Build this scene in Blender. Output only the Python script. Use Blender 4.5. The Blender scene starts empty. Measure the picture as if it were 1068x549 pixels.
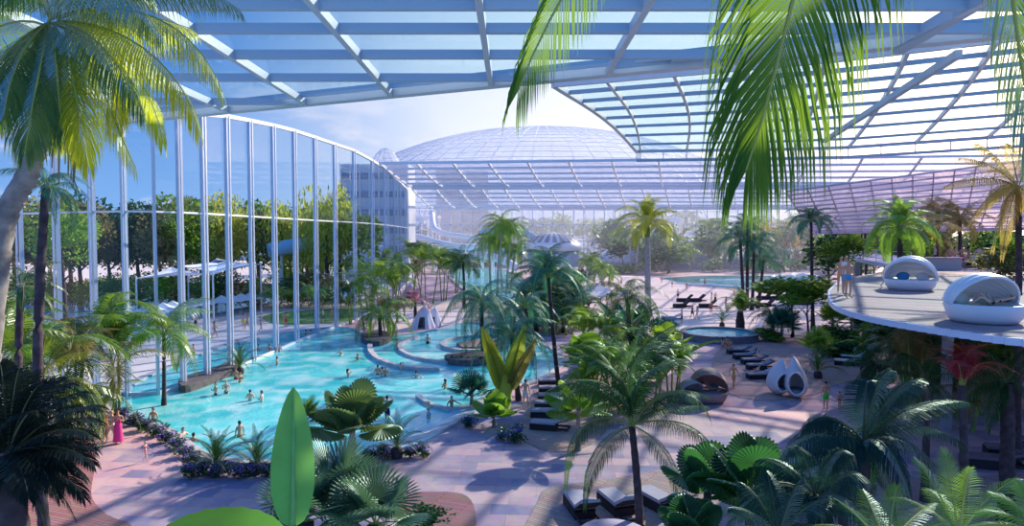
import bpy, math, random
from mathutils import Vector, Matrix, Euler
random.seed(7)
PI = math.pi
SC = bpy.context.scene
COL = SC.collection
# ---------------------------------------------------------------- camera and pixel -> place helpers
F = 700.0; CX = 534.0; CY = 274.5; HC = 10.5
TH = math.atan((CY - 245.0) / F)
CAM = Vector((0, 0, HC))

def ray(px, py):
    x = (px - CX) / F; y = -(py - CY) / F
    return Vector((x, math.cos(TH) + y * math.sin(TH), -math.sin(TH) + y * math.cos(TH)))

def G(px, py, z=0.0):
    r = ray(px, py)
    if abs(r.z) < 1e-5: r.z = -1e-5
    return CAM + r * ((z - HC) / r.z)

def D(px, py, Y):
    r = ray(px, py)
    return CAM + r * (Y / r.y)

cam_d = bpy.data.cameras.new('camera'); cam = bpy.data.objects.new('camera', cam_d); COL.objects.link(cam)
cam.location = CAM; cam.rotation_euler = (PI / 2 - TH, 0, 0)
cam_d.sensor_width = 36; cam_d.lens = 36 * F / 1068; cam_d.clip_end = 2000; cam_d.clip_start = .1
SC.camera = cam

# ---------------------------------------------------------------- materials
MATS = {}
def mat_base(name):
    m = bpy.data.materials.new(name); m.use_nodes = True
    m.node_tree.nodes.clear()
    return m, m.node_tree.nodes, m.node_tree.links

def N(ns, t, **kw):
    n = ns.new(t)
    for k, v in kw.items():
        if k in n.inputs: n.inputs[k].default_value = v
        else: setattr(n, k, v)
    return n

def mix(ns, ls, fac, a, b, mode='MIX'):
    n = ns.new('ShaderNodeMix'); n.data_type = 'RGBA'; n.blend_type = mode
    for sock, v in ((n.inputs[0], fac), (n.inputs[6], a), (n.inputs[7], b)):
        if hasattr(v, 'links') or hasattr(v, 'is_linked'): ls.new(v, sock)
        elif isinstance(v, (int, float)): sock.default_value = v
        else: sock.default_value = (*v, 1) if len(v) == 3 else v
    return n.outputs[2]

def M(name, col, rough=.6, metal=0, noise=0, nscale=3, spec=.3, bump=0):
    if name in MATS: return MATS[name]
    m, ns, ls = mat_base(name)
    o = N(ns, 'ShaderNodeOutputMaterial')
    b = N(ns, 'ShaderNodeBsdfPrincipled'); b.inputs['Roughness'].default_value = rough
    b.inputs['Metallic'].default_value = metal; b.inputs['Specular IOR Level'].default_value = spec
    b.inputs['Base Color'].default_value = (*col, 1)
    if noise or bump:
        tc = N(ns, 'ShaderNodeTexCoord'); nz = N(ns, 'ShaderNodeTexNoise', Scale=nscale, Detail=4.0)
        ls.new(tc.outputs['Object'], nz.inputs['Vector'])
        if noise:
            d = tuple(c * (1 - noise) for c in col); l = tuple(min(1, c * (1 + noise)) for c in col)
            rp = N(ns, 'ShaderNodeMapRange'); rp.inputs[1].default_value = .3; rp.inputs[2].default_value = .7
            ls.new(nz.outputs[0], rp.inputs[0])
            ls.new(mix(ns, ls, rp.outputs[0], d, l), b.inputs['Base Color'])
        if bump:
            bp = N(ns, 'ShaderNodeBump', Strength=bump, Distance=.05); ls.new(nz.outputs[0], bp.inputs['Height'])
            ls.new(bp.outputs[0], b.inputs['Normal'])
    ls.new(b.outputs[0], o.inputs[0]); MATS[name] = m
    return m

def LEAF(name, col, tcol=None, trans=.42, gloss=.05):
    """leaf: diffuse + translucent + a waxy sheen, each plant a little different in hue"""
    if name in MATS: return MATS[name]
    m, ns, ls = mat_base(name)
    tcol = tcol or tuple(min(1, c * k) for c, k in zip(col, (1.5, 1.35, .7)))
    oi = N(ns, 'ShaderNodeObjectInfo')
    hs = N(ns, 'ShaderNodeHueSaturation')
    mr = N(ns, 'ShaderNodeMapRange'); mr.inputs[3].default_value = .47; mr.inputs[4].default_value = .53
    ls.new(oi.outputs['Random'], mr.inputs[0]); ls.new(mr.outputs[0], hs.inputs['Hue'])
    mv = N(ns, 'ShaderNodeMapRange'); mv.inputs[3].default_value = .75; mv.inputs[4].default_value = 1.25
    ls.new(oi.outputs['Random'], mv.inputs[0]); ls.new(mv.outputs[0], hs.inputs['Value'])
    tc = N(ns, 'ShaderNodeTexCoord'); nz = N(ns, 'ShaderNodeTexNoise', Scale=5.0, Detail=3.0)
    ls.new(tc.outputs['Object'], nz.inputs['Vector'])
    c = mix(ns, ls, nz.outputs[0], tuple(x * .65 for x in col), tuple(min(1, x * 1.35) for x in col))
    ls.new(c, hs.inputs['Color'])
    df = N(ns, 'ShaderNodeBsdfDiffuse'); ls.new(hs.outputs[0], df.inputs[0])
    tr = N(ns, 'ShaderNodeBsdfTranslucent'); tr.inputs[0].default_value = (*tcol, 1)
    gl = N(ns, 'ShaderNodeBsdfGlossy', Roughness=.5); gl.inputs[0].default_value = (.5, .58, .55, 1)
    m1 = N(ns, 'ShaderNodeMixShader'); m1.inputs[0].default_value = trans
    ls.new(df.outputs[0], m1.inputs[1]); ls.new(tr.outputs[0], m1.inputs[2])
    fr = N(ns, 'ShaderNodeFresnel', IOR=1.35)
    mm = N(ns, 'ShaderNodeMath', operation='MULTIPLY'); ls.new(fr.outputs[0], mm.inputs[0]); mm.inputs[1].default_value = min(.6, gloss * 5)
    m2 = N(ns, 'ShaderNodeMixShader'); ls.new(mm.outputs[0], m2.inputs[0])
    ls.new(m1.outputs[0], m2.inputs[1]); ls.new(gl.outputs[0], m2.inputs[2])
    o = N(ns, 'ShaderNodeOutputMaterial'); ls.new(m2.outputs[0], o.inputs[0]); MATS[name] = m
    return m

def GLASS(name, tint, refl=.08, haze=0.0, hcol=(.8, .88, 1)):
    if name in MATS: return MATS[name]
    m, ns, ls = mat_base(name)
    tr = N(ns, 'ShaderNodeBsdfTransparent'); tr.inputs[0].default_value = (*tint, 1)
    gl = N(ns, 'ShaderNodeBsdfGlossy', Roughness=.02)
    lw = N(ns, 'ShaderNodeLayerWeight', Blend=.25)
    mm = N(ns, 'ShaderNodeMath', operation='MULTIPLY_ADD'); ls.new(lw.outputs['Facing'], mm.inputs[0])
    mm.inputs[1].default_value = refl * 2; mm.inputs[2].default_value = refl
    m1 = N(ns, 'ShaderNodeMixShader'); ls.new(mm.outputs[0], m1.inputs[0])
    last = tr.outputs[0]
    if haze:
        df = N(ns, 'ShaderNodeBsdfDiffuse'); df.inputs[0].default_value = (*hcol, 1)
        tl = N(ns, 'ShaderNodeBsdfTranslucent'); tl.inputs[0].default_value = (*hcol, 1)
        ma = N(ns, 'ShaderNodeMixShader'); ma.inputs[0].default_value = .6
        ls.new(df.outputs[0], ma.inputs[1]); ls.new(tl.outputs[0], ma.inputs[2])
        mh = N(ns, 'ShaderNodeMixShader'); mh.inputs[0].default_value = haze
        ls.new(tr.outputs[0], mh.inputs[1]); ls.new(ma.outputs[0], mh.inputs[2]); last = mh.outputs[0]
    ls.new(last, m1.inputs[1]); ls.new(gl.outputs[0], m1.inputs[2])
    o = N(ns, 'ShaderNodeOutputMaterial'); ls.new(m1.outputs[0], o.inputs[0]); MATS[name] = m
    return m

def paving_mat():
    m, ns, ls = mat_base('stone_paving')
    tc = N(ns, 'ShaderNodeTexCoord')
    mp = N(ns, 'ShaderNodeMapping'); mp.inputs['Rotation'].default_value = (0, 0, .06); ls.new(tc.outputs['Object'], mp.inputs[0])
    br = N(ns, 'ShaderNodeTexBrick', Scale=1.0); br.offset = .37; br.inputs['Color1'].default_value = (.60, .37, .41, 1)
    br.inputs['Color2'].default_value = (.15, .17, .33, 1); br.inputs['Mortar'].default_value = (.30, .22, .26, 1)
    br.inputs['Mortar Size'].default_value = .012; br.inputs['Bias'].default_value = -.12
    br.inputs['Brick Width'].default_value = 1.7; br.inputs['Row Height'].default_value = .95
    ls.new(mp.outputs[0], br.inputs['Vector'])
    nz = N(ns, 'ShaderNodeTexNoise', Scale=.35, Detail=5.0); ls.new(tc.outputs['Object'], nz.inputs['Vector'])
    n2 = N(ns, 'ShaderNodeTexNoise', Scale=2.5, Detail=6.0); ls.new(tc.outputs['Object'], n2.inputs['Vector'])
    mr = N(ns, 'ShaderNodeMapRange'); mr.inputs[1].default_value = .46; mr.inputs[2].default_value = .72
    ls.new(nz.outputs[0], mr.inputs[0])
    c = mix(ns, ls, mr.outputs[0], br.outputs[0], (.64, .44, .45))
    c2 = mix(ns, ls, .28, c, n2.outputs[1], 'OVERLAY')
    b = N(ns, 'ShaderNodeBsdfPrincipled', Roughness=.7); b.inputs['Specular IOR Level'].default_value = .25; ls.new(c2, b.inputs['Base Color'])
    bp = N(ns, 'ShaderNodeBump', Strength=.3, Distance=.02); ls.new(n2.outputs[0], bp.inputs['Height']); ls.new(bp.outputs[0], b.inputs['Normal'])
    o = N(ns, 'ShaderNodeOutputMaterial'); ls.new(b.outputs[0], o.inputs[0])
    return m

def deck_mat(name, a, b_, rot, row=.16, gap=(.12, .06, .07)):
    m, ns, ls = mat_base(name)
    tc = N(ns, 'ShaderNodeTexCoord')
    mp = N(ns, 'ShaderNodeMapping'); mp.inputs['Rotation'].default_value = (0, 0, rot); ls.new(tc.outputs['Object'], mp.inputs[0])
    br = N(ns, 'ShaderNodeTexBrick', Scale=1.0); br.inputs['Color1'].default_value = (*a, 1)
    br.inputs['Color2'].default_value = (*b_, 1); br.inputs['Mortar'].default_value = (*gap, 1)
    br.inputs['Mortar Size'].default_value = .012; br.inputs['Brick Width'].default_value = 2.6; br.inputs['Row Height'].default_value = row
    ls.new(mp.outputs[0], br.inputs['Vector'])
    n2 = N(ns, 'ShaderNodeTexNoise', Scale=1.2, Detail=6.0); ls.new(tc.outputs['Object'], n2.inputs['Vector'])
    c2 = mix(ns, ls, .3, br.outputs[0], n2.outputs[1], 'OVERLAY')
    b = N(ns, 'ShaderNodeBsdfPrincipled', Roughness=.8); b.inputs['Specular IOR Level'].default_value = .15; ls.new(c2, b.inputs['Base Color'])
    o = N(ns, 'ShaderNodeOutputMaterial'); ls.new(b.outputs[0], o.inputs[0])
    return m

def water_mat(name, deep, light, scale=.5, bump=.35):
    m, ns, ls = mat_base(name)
    tc = N(ns, 'ShaderNodeTexCoord')
    nz = N(ns, 'ShaderNodeTexNoise', Scale=scale * .35, Detail=3.0); ls.new(tc.outputs['Object'], nz.inputs['Vector'])
    n2 = N(ns, 'ShaderNodeTexNoise', Scale=scale * 4, Detail=3.0, Distortion=1.2); ls.new(tc.outputs['Object'], n2.inputs['Vector'])
    vo = N(ns, 'ShaderNodeTexVoronoi', Scale=scale * 2.2); vo.feature = 'SMOOTH_F1'
    dd = mix(ns, ls, .25, tc.outputs['Object'], n2.outputs[1]); ls.new(dd, vo.inputs['Vector'])
    mr = N(ns, 'ShaderNodeMapRange'); mr.inputs[1].default_value = .40; mr.inputs[2].default_value = .62
    ls.new(nz.outputs[0], mr.inputs[0])
    c = mix(ns, ls, mr.outputs[0], deep, light)
    m2 = N(ns, 'ShaderNodeMapRange'); m2.inputs[1].default_value = .35; m2.inputs[2].default_value = .75; m2.inputs[4].default_value = .55
    ls.new(vo.outputs['Distance'], m2.inputs[0])
    c2 = mix(ns, ls, m2.outputs[0], c, (.72, .93, .97))  # pale cells paint light patterns and foam into the water colour
    b = N(ns, 'ShaderNodeBsdfPrincipled', Roughness=.09); ls.new(c2, b.inputs['Base Color']); b.inputs['IOR'].default_value = 1.33
    bp = N(ns, 'ShaderNodeBump', Strength=bump, Distance=.12); ls.new(n2.outputs[0], bp.inputs['Height']); ls.new(bp.outputs[0], b.inputs['Normal'])
    o = N(ns, 'ShaderNodeOutputMaterial'); ls.new(b.outputs[0], o.inputs[0])
    return m

# ---------------------------------------------------------------- mesh builder
class MB:
    def __init__(s): s.v = []; s.f = []; s.m = []; s.smooth = False
    def add(s, vs, fs, mi=0):
        n = len(s.v); s.v.extend(tuple(v) for v in vs)
        s.f.extend(tuple(i + n for i in f) for f in fs); s.m.extend([mi] * len(fs))
    def box(s, c, size, rz=0, mi=0, top=1.0):
        c = Vector(c); x, y, z = (k / 2 for k in size); vs = []
        for dz in (-1, 1):
            k = top if dz > 0 else 1
            for dx, dy in ((-1, -1), (1, -1), (1, 1), (-1, 1)):
                p = Vector((dx * x * k, dy * y * k, dz * z)); p.rotate(Euler((0, 0, rz))); vs.append(c + p)
        s.add(vs, [(3, 2, 1, 0), (4, 5, 6, 7), (0, 1, 5, 4), (1, 2, 6, 5), (2, 3, 7, 6), (3, 0, 4, 7)], mi)
    def beam(s, a, b, w, h, mi=0, up=Vector((0, 0, 1))):
        a = Vector(a); b = Vector(b); t = (b - a)
        if t.length < 1e-6: return
        t.normalize(); sd = t.cross(up)
        if sd.length < 1e-3: sd = Vector((1, 0, 0))
        sd.normalize(); u = sd.cross(t)
        vs = [p + sd * x * w / 2 + u * z * h / 2 for p in (a, b) for x, z in ((-1, -1), (1, -1), (1, 1), (-1, 1))]
        s.add(vs, [(0, 1, 2, 3), (7, 6, 5, 4), (0, 4, 5, 1), (1, 5, 6, 2), (2, 6, 7, 3), (3, 7, 4, 0)], mi)
    def tube(s, pts, rad, seg=8, mi=0, cap=True):
        pts = [Vector(p) for p in pts]; n = len(pts)
        if not hasattr(rad, '__len__'): rad = [rad] * n
        vs = []; ref = Vector((0, 0, 1))
        for i, p in enumerate(pts):
            t = (pts[min(i + 1, n - 1)] - pts[max(i - 1, 0)]).normalized()
            a = t.cross(ref)
            if a.length < .05: a = t.cross(Vector((0, 1, 0)))
            a.normalize(); b = a.cross(t)
            for k in range(seg):
                q = 2 * PI * k / seg; vs.append(p + (a * math.cos(q) + b * math.sin(q)) * rad[i])
        fs = [(i * seg + k, i * seg + (k + 1) % seg, (i + 1) * seg + (k + 1) % seg, (i + 1) * seg + k) for i in range(n - 1) for k in range(seg)]
        if cap: fs += [tuple(range(seg)), tuple(reversed(range((n - 1) * seg, n * seg)))]
        s.add(vs, fs, mi)
    def lathe(s, prof, seg=24, c=(0, 0, 0), mi=0, a0=0, a1=2 * PI, sx=1, sy=1):
        full = abs(a1 - a0 - 2 * PI) < 1e-6; m = seg if full else seg + 1; vs = []
        for r, z in prof:
            for k in range(m):
                q = a0 + (a1 - a0) * k / seg
                vs.append((c[0] + r * math.cos(q) * sx, c[1] + r * math.sin(q) * sy, c[2] + z))
        fs = []
        for i in range(len(prof) - 1):
            for k in range(seg):
                k2 = (k + 1) % m
                fs.append((i * m + k, i * m + k2, (i + 1) * m + k2, (i + 1) * m + k))
        s.add(vs, fs, mi)
    def ellipsoid(s, c, r, seg=12, rings=8, mi=0, rot=None):
        vs = []; c = Vector(c)
        for i in range(rings + 1):
            a = PI * i / rings
            for k in range(seg):
                q = 2 * PI * k / seg
                p = Vector((r[0] * math.sin(a) * math.cos(q), r[1] * math.sin(a) * math.sin(q), r[2] * math.cos(a)))
                if rot: p.rotate(rot)
                vs.append(c + p)
        fs = [(i * seg + k, (i + 1) * seg + k, (i + 1) * seg + (k + 1) % seg, i * seg + (k + 1) % seg) for i in range(rings) for k in range(seg)]
        s.add(vs, fs, mi)
    def poly(s, pts, z0, z1, mi=0):
        n = len(pts)
        if sum(pts[i][0] * pts[(i + 1) % n][1] - pts[(i + 1) % n][0] * pts[i][1] for i in range(n)) < 0: pts = pts[::-1]
        vs = [(p[0], p[1], z) for z in (z0, z1) for p in pts]
        s.add(vs, [tuple(reversed(range(n))), tuple(range(n, 2 * n))] + [(i, (i + 1) % n, n + (i + 1) % n, n + i) for i in range(n)], mi)
    def mesh(s, name, mats):
        me = bpy.data.meshes.new(name); me.from_pydata(s.v, [], s.f)
        for m in (mats if isinstance(mats, (list, tuple)) else [mats]): me.materials.append(m)
        me.polygons.foreach_set('material_index', s.m)
        if s.smooth: me.polygons.foreach_set('use_smooth', [True] * len(s.f))
        me.validate(); me.update()
        return me
    def build(s, name, mats, parent=None, loc=None, **kw):
        return obj(name, s.mesh(name, mats), parent, loc, **kw)

def obj(name, me, parent=None, loc=None, rot=None, scale=None, **kw):
    o = bpy.data.objects.new(name, me); COL.objects.link(o)
    if parent is not None: o.parent = parent
    if loc is not None: o.location = loc
    if rot is not None: o.rotation_euler = rot
    if scale is not None: o.scale = scale if hasattr(scale, '__len__') else (scale,) * 3
    return tag(o, **kw)

def tag(o, label=None, cat=None, group=None, kind=None):
    if label: o['label'] = label
    if cat: o['category'] = cat
    if group: o['group'] = group
    if kind: o['kind'] = kind
    return o

def empty(name, loc=(0, 0, 0), rz=0, **kw):
    o = bpy.data.objects.new(name, None); COL.objects.link(o); o.location = loc; o.rotation_euler = (0, 0, rz)
    o.empty_display_size = .2
    return tag(o, **kw)

def smoothpoly(pts, k=4, closed=True):
    """Catmull-Rom through 2-D or 3-D points"""
    P = [Vector(p) for p in pts]; n = len(P); out = []
    for i in range(n if closed else n - 1):
        if closed: a, b, c, d = P[i - 1], P[i], P[(i + 1) % n], P[(i + 2) % n]
        else: a, b, c, d = P[max(i - 1, 0)], P[i], P[i + 1], P[min(i + 2, n - 1)]
        for j in range(k):
            t = j / k
            out.append(.5 * ((2 * b) + (c - a) * t + (2 * a - 5 * b + 4 * c - d) * t * t + (3 * b - a - 3 * c + d) * t ** 3))
    if not closed: out.append(P[-1])
    return out

def gp(pts, z=0.0): return [tuple(G(x, y, z)[:2]) for x, y in pts]
def bez(P, t):
    a, b, c, d = P; u = 1 - t
    return a * (u ** 3) + b * (3 * u * u * t) + c * (3 * u * t * t) + d * (t ** 3)
# ================================================================ world, sun
def make_world():
    w = bpy.data.worlds.new('sky'); SC.world = w; w.use_nodes = True
    ns, ls = w.node_tree.nodes, w.node_tree.links; ns.clear()
    tc = N(ns, 'ShaderNodeTexCoord')
    sep = N(ns, 'ShaderNodeSeparateXYZ'); ls.new(tc.outputs['Generated'], sep.inputs[0])
    # closeness to the sun's side of the sky
    vd = N(ns, 'ShaderNodeVectorMath', operation='DOT_PRODUCT'); ls.new(tc.outputs['Generated'], vd.inputs[0])
    vd.inputs[1].default_value = Vector((.59, .80, .15)).normalized()
    side = N(ns, 'ShaderNodeMapRange'); side.inputs[1].default_value = .42; side.inputs[2].default_value = .93
    side.interpolation_type = 'SMOOTHSTEP'
    ls.new(vd.outputs['Value'], side.inputs[0])
    up = N(ns, 'ShaderNodeMapRange'); up.inputs[1].default_value = 0.0; up.inputs[2].default_value = .30; ls.new(sep.outputs[2], up.inputs[0])
    blue = mix(ns, ls, up.outputs[0], (.27, .48, .84), (.04, .20, .64))
    pale = mix(ns, ls, up.outputs[0], (.84, .82, .88), (.70, .82, .95))
    sky = mix(ns, ls, side.outputs[0], blue, pale)
    glow = N(ns, 'ShaderNodeMapRange'); glow.inputs[1].default_value = .972; glow.inputs[2].default_value = 1.0
    glow.interpolation_type = 'SMOOTHSTEP'; ls.new(vd.outputs['Value'], glow.inputs[0])
    sky = mix(ns, ls, glow.outputs[0], sky, (4.0, 2.7, 1.7))
    # clouds near the horizon
    mp = N(ns, 'ShaderNodeMapping'); mp.inputs['Scale'].default_value = (1, 1, 3.2); ls.new(tc.outputs['Generated'], mp.inputs[0])
    nz = N(ns, 'ShaderNodeTexNoise', Scale=3.6, Detail=8.0, Roughness=.6); ls.new(mp.outputs[0], nz.inputs['Vector'])
    cr = N(ns, 'ShaderNodeMapRange'); cr.inputs[1].default_value = .54; cr.inputs[2].default_value = .68; ls.new(nz.outputs[0], cr.inputs[0])
    low = N(ns, 'ShaderNodeMapRange'); low.inputs[1].default_value = .27; low.inputs[2].default_value = .08; ls.new(sep.outputs[2], low.inputs[0])
    cm = N(ns, 'ShaderNodeMath', operation='MULTIPLY'); ls.new(cr.outputs[0], cm.inputs[0]); ls.new(low.outputs[0], cm.inputs[1])
    sky = mix(ns, ls, cm.outputs[0], sky, (.88, .83, .90))
    bg = N(ns, 'ShaderNodeBackground', Strength=1.0); ls.new(sky, bg.inputs[0])
    o = N(ns, 'ShaderNodeOutputWorld'); ls.new(bg.outputs[0], o.inputs[0])
make_world()
sd = bpy.data.lights.new('sun', 'SUN'); sd.energy = 6.6; sd.angle = .012; sd.color = (1, .84, .66)
so = bpy.data.objects.new('sun', sd); COL.objects.link(so)
_sdir = Vector((.62, .70, .50)).normalized(); so.rotation_euler = _sdir.to_track_quat('Z', 'Y').to_euler()

# ================================================================ materials
STEEL = M('pale_steel', (.56, .62, .70), .35, .1)
STEELD = M('grey_steel', (.42, .52, .63), .4, .1)
WHITE = M('white_coating', (.78, .80, .84), .45)
STONE = M('pale_stone_rim', (.50, .48, .50), .6, noise=.2, nscale=2)
ROCK = M('dark_rock', (.11, .10, .11), .8, noise=.4, nscale=2, bump=.5)
SAND = M('sand', (.90, .72, .66), .9, noise=.08, nscale=.6)
SOIL = M('soil', (.10, .07, .07), .9, noise=.4)
GLASSC = GLASS('clear_glass', (.90, .95, .98), .018)
ROOFG = GLASS('roof_glass', (.86, .955, .975), .03)
HAZYG = GLASS('milky_roof_glass', (.94, .95, 1), .04, .14, (.75, .78, .92))
HAZYG2 = GLASS('dome_glass', (.9, .95, 1), .05, .45, (.80, .84, .95))
WATER = water_mat('pool_water', (.02, .48, .56), (.12, .70, .74))
WATER2 = water_mat('outdoor_pool_water', (.58, .82, .92), (.86, .93, .98), .4)
WAVEM = water_mat('wave_pool_water', (.05, .58, .62), (.30, .80, .80), .2)

# ================================================================ ground
def flat(name, pts, z0, z1, mat, kind='structure', parent=None, **kw):
    b = MB(); b.poly(pts, z0, z1); return b.build(name, mat, parent, kind=kind, **kw)

pave = paving_mat()
g = MB(); g.poly([(-26, 14), (60, 14), (140, 60), (240, 330), (-40, 330), (-24, 60)], -1.2, -1.0)
g.build('ground', M('pool_basin', (.10, .45, .55), .6), kind='structure')

# water outline, shared by the hole in the paving and the water sheet
MAINPOOL_PX = [(128, 436), (150, 443), (176, 452), (198, 468), (214, 478), (250, 484), (310, 486), (360, 482), (395, 476), (425, 463), (455, 452),
               (482, 437), (494, 428), (508, 416), (530, 407), (556, 400), (577, 390), (586, 378), (578, 366), (560, 357), (545, 350), (520, 346),
               (500, 338), (478, 339), (455, 345), (420, 350), (396, 353), (380, 350), (366, 343), (340, 343), (300, 348), (262, 356), (236, 362),
               (205, 372), (180, 383), (150, 395), (130, 408), (112, 424)]
MAIN = [tuple(p[:2]) for p in smoothpoly([Vector(p).to_3d() if len(p) == 2 else Vector(p) for p in gp(MAINPOOL_PX)], 3)]
UPPER_PX = [(468, 284), (500, 281), (530, 283), (548, 296), (575, 303), (606, 312), (600, 322), (560, 322), (520, 316), (486, 304)]
UPPER = [tuple(p[:2]) for p in smoothpoly([Vector((*p, 0)) for p in gp(UPPER_PX)], 3)]
WAVE_PX = [(690, 291), (740, 288.5), (800, 288.5), (850, 289), (850, 300), (836, 305), (800, 303), (760, 300.5), (720, 297), (700, 293)]
WAVEP = [tuple(p[:2]) for p in smoothpoly([Vector((*p, 0)) for p in gp(WAVE_PX)], 3)]
OUTP_PX = [(52, 322), (90, 313), (130, 310), (165, 312), (215, 306), (262, 303), (292, 306), (288, 315), (240, 325), (200, 336), (150, 350), (100, 366), (60, 380), (30, 370), (36, 340)]
OUTP = [tuple(p[:2]) for p in smoothpoly([Vector((*p, 0)) for p in gp(OUTP_PX)], 3)]
# one paved ground slab; the pools are sheets of water set a hand's breadth proud of it inside their rims
flat('floor', [(-27, 16), (70, 16), (150, 60), (260, 340), (-60, 340), (-25, 150), (-20, 80), (-24, 50)], -.5, 0, pave)
flat('ground', [(-27, 16), (-24, 50), (-20, 80), (-25, 150), (-60, 340), (-60, 600), (-420, 600), (-300, 20)], -.5, 0, M('outdoor_paving', (.86, .68, .63), .8, noise=.15, nscale=.3))
flat('main_pool_water', MAIN, .01, .06, WATER)
flat('upper_pool_water', UPPER, .02, .10, WATER)
flat('wave_pool_water', WAVEP, .03, .20, WAVEM)
flat('outdoor_pool_water', OUTP, .01, .05, WATER2)
OUT2 = gp([(150, 351), (205, 337), (250, 326), (300, 317), (312, 322), (262, 335), (215, 347), (170, 360), (140, 362)])

def rim(name, pts, w, h, mat, closed=True, z=0, k=1, **kw):
    P = [Vector((p[0], p[1], 0)) for p in pts]; n = len(P); b = MB(); L = []; R = []
    for i in range(n):
        a = P[(i - 1) % n] if closed or i else P[i]; c = P[(i + 1) % n] if closed or i < n - 1 else P[i]
        t = (c - a).normalized(); s = Vector((t.y, -t.x, 0)) * w / 2; L.append(P[i] - s); R.append(P[i] + s)
    vs = []
    for l, r in zip(L, R): vs += [(l.x, l.y, z), (l.x, l.y, z + h), (r.x, r.y, z + h), (r.x, r.y, z)]
    fs = []
    for i in range(n if closed else n - 1):
        j = (i + 1) % n
        for q in range(4): fs.append((i * 4 + q, j * 4 + q, j * 4 + (q + 1) % 4, i * 4 + (q + 1) % 4))
    if not closed: fs += [(0, 1, 2, 3), ((n - 1) * 4 + 3, (n - 1) * 4 + 2, (n - 1) * 4 + 1, (n - 1) * 4)]
    b.add(vs, fs); return b.build(name, mat, kind='structure', **kw)
rim('trim_1', MAIN, .55, .16, STONE)
rim('trim_2', UPPER, .9, .3, STONE)
rim('trim_3', OUTP, .6, .14, STONE)

def arc_wall(px, w=.45, h=.32, mat=None, label=None):
    pts = smoothpoly([Vector((*p, 0)) for p in gp(px)], 6, False)
    return rim('pool_kerb', pts, w, h, mat or STONE, False)
# curling low walls that divide the basins
arc_wall([(398, 352), (388, 358), (386, 367), (393, 376), (410, 383), (432, 387), (458, 388)])
arc_wall([(436, 353), (420, 359), (418, 367), (430, 374), (455, 379), (490, 381), (520, 377)], .4, .3)
arc_wall([(520, 353), (490, 353), (468, 357), (462, 363), (478, 368), (505, 368), (528, 364)], .4, .35)
arc_wall([(436, 416), (444, 422), (456, 427), (472, 430), (490, 427)], .35, .25)
arc_wall([(398, 470), (430, 461), (458, 446), (480, 434), (492, 425)], 1.3, .14, M('pale_step', (.40, .62, .74), .4))
# brown sunken island and rock edges
flat('pool_island', gp([(476, 361), (500, 357), (524, 357), (528, 362), (505, 366), (482, 366)]), .05, .34, M('island_paving', (.30, .22, .20), .8, noise=.3))
for px in ([(188, 402), (214, 394), (240, 384), (247, 381), (250, 388), (230, 398), (205, 408), (190, 411)],
           [(466, 376), (500, 373), (512, 377), (500, 383), (470, 382)],
           [(378, 352), (398, 350), (408, 356), (396, 362), (380, 360)]):
    flat('rock_planter', [tuple(p[:2]) for p in smoothpoly([Vector((*p, 0)) for p in gp(px)], 3)], 0, .55, ROCK)

# timber decks, sand, grass
DECK1 = deck_mat('rosewood_deck', (.40, .20, .20), (.31, .15, .16), .35)
DECK2 = deck_mat('silvered_deck', (.52, .36, .33), (.40, .27, .27), .62)
def sflat(name, px, z1, mat, k=3):
    return flat(name, [tuple(p[:2]) for p in smoothpoly([Vector((*p, 0)) for p in gp(px)], k)], .002, z1, mat)
sflat('timber_deck', [(20, 450), (70, 446), (88, 458), (100, 476), (97, 500), (96, 520), (112, 538), (140, 552), (120, 590), (-60, 590), (-120, 500)], .03, DECK1)
sflat('timber_deck', [(425, 517), (455, 514), (482, 516), (494, 528), (496, 556), (480, 585), (430, 590), (412, 545)], .03, DECK1)
sflat('timber_deck', [(562, 522), (580, 508), (640, 500), (700, 490), (760, 490), (840, 492), (960, 500), (1120, 500), (1250, 600), (900, 620), (560, 610)], .03, DECK2)
sflat('timber_deck', [(540, 455), (546, 436), (556, 420), (560, 402), (592, 396), (640, 396), (640, 430), (620, 462), (575, 472)], .03, DECK2)
sflat('timber_deck', [(745, 372), (765, 358), (850, 356), (900, 362), (960, 372), (960, 398), (880, 400), (850, 412), (790, 418), (745, 402)], .03, DECK2)
sflat('sand_beach', [(560, 322), (600, 305), (560, 291), (600, 288), (680, 289), (720, 299), (790, 305), (850, 307), (905, 305), (960, 320), (920, 345), (850, 352), (780, 345),
                     (700, 352), (640, 362), (590, 345)], .06, SAND)
sflat('sand_beach', [(380, 341), (400, 325), (440, 317), (480, 312), (515, 325), (495, 334), (455, 341), (410, 347)], .02, SAND)
sflat('lawn', [(40, 300), (110, 291), (175, 289), (190, 294), (130, 303), (60, 310)], .05, M('grass_green', (.30, .36, .05), .9, noise=.3, nscale=.6))
sflat('lawn', [(275, 330), (310, 325), (368, 322), (372, 333), (330, 338), (286, 338)], .05, M('grass_green2', (.12, .30, .06), .9, noise=.3, nscale=.6))

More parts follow.
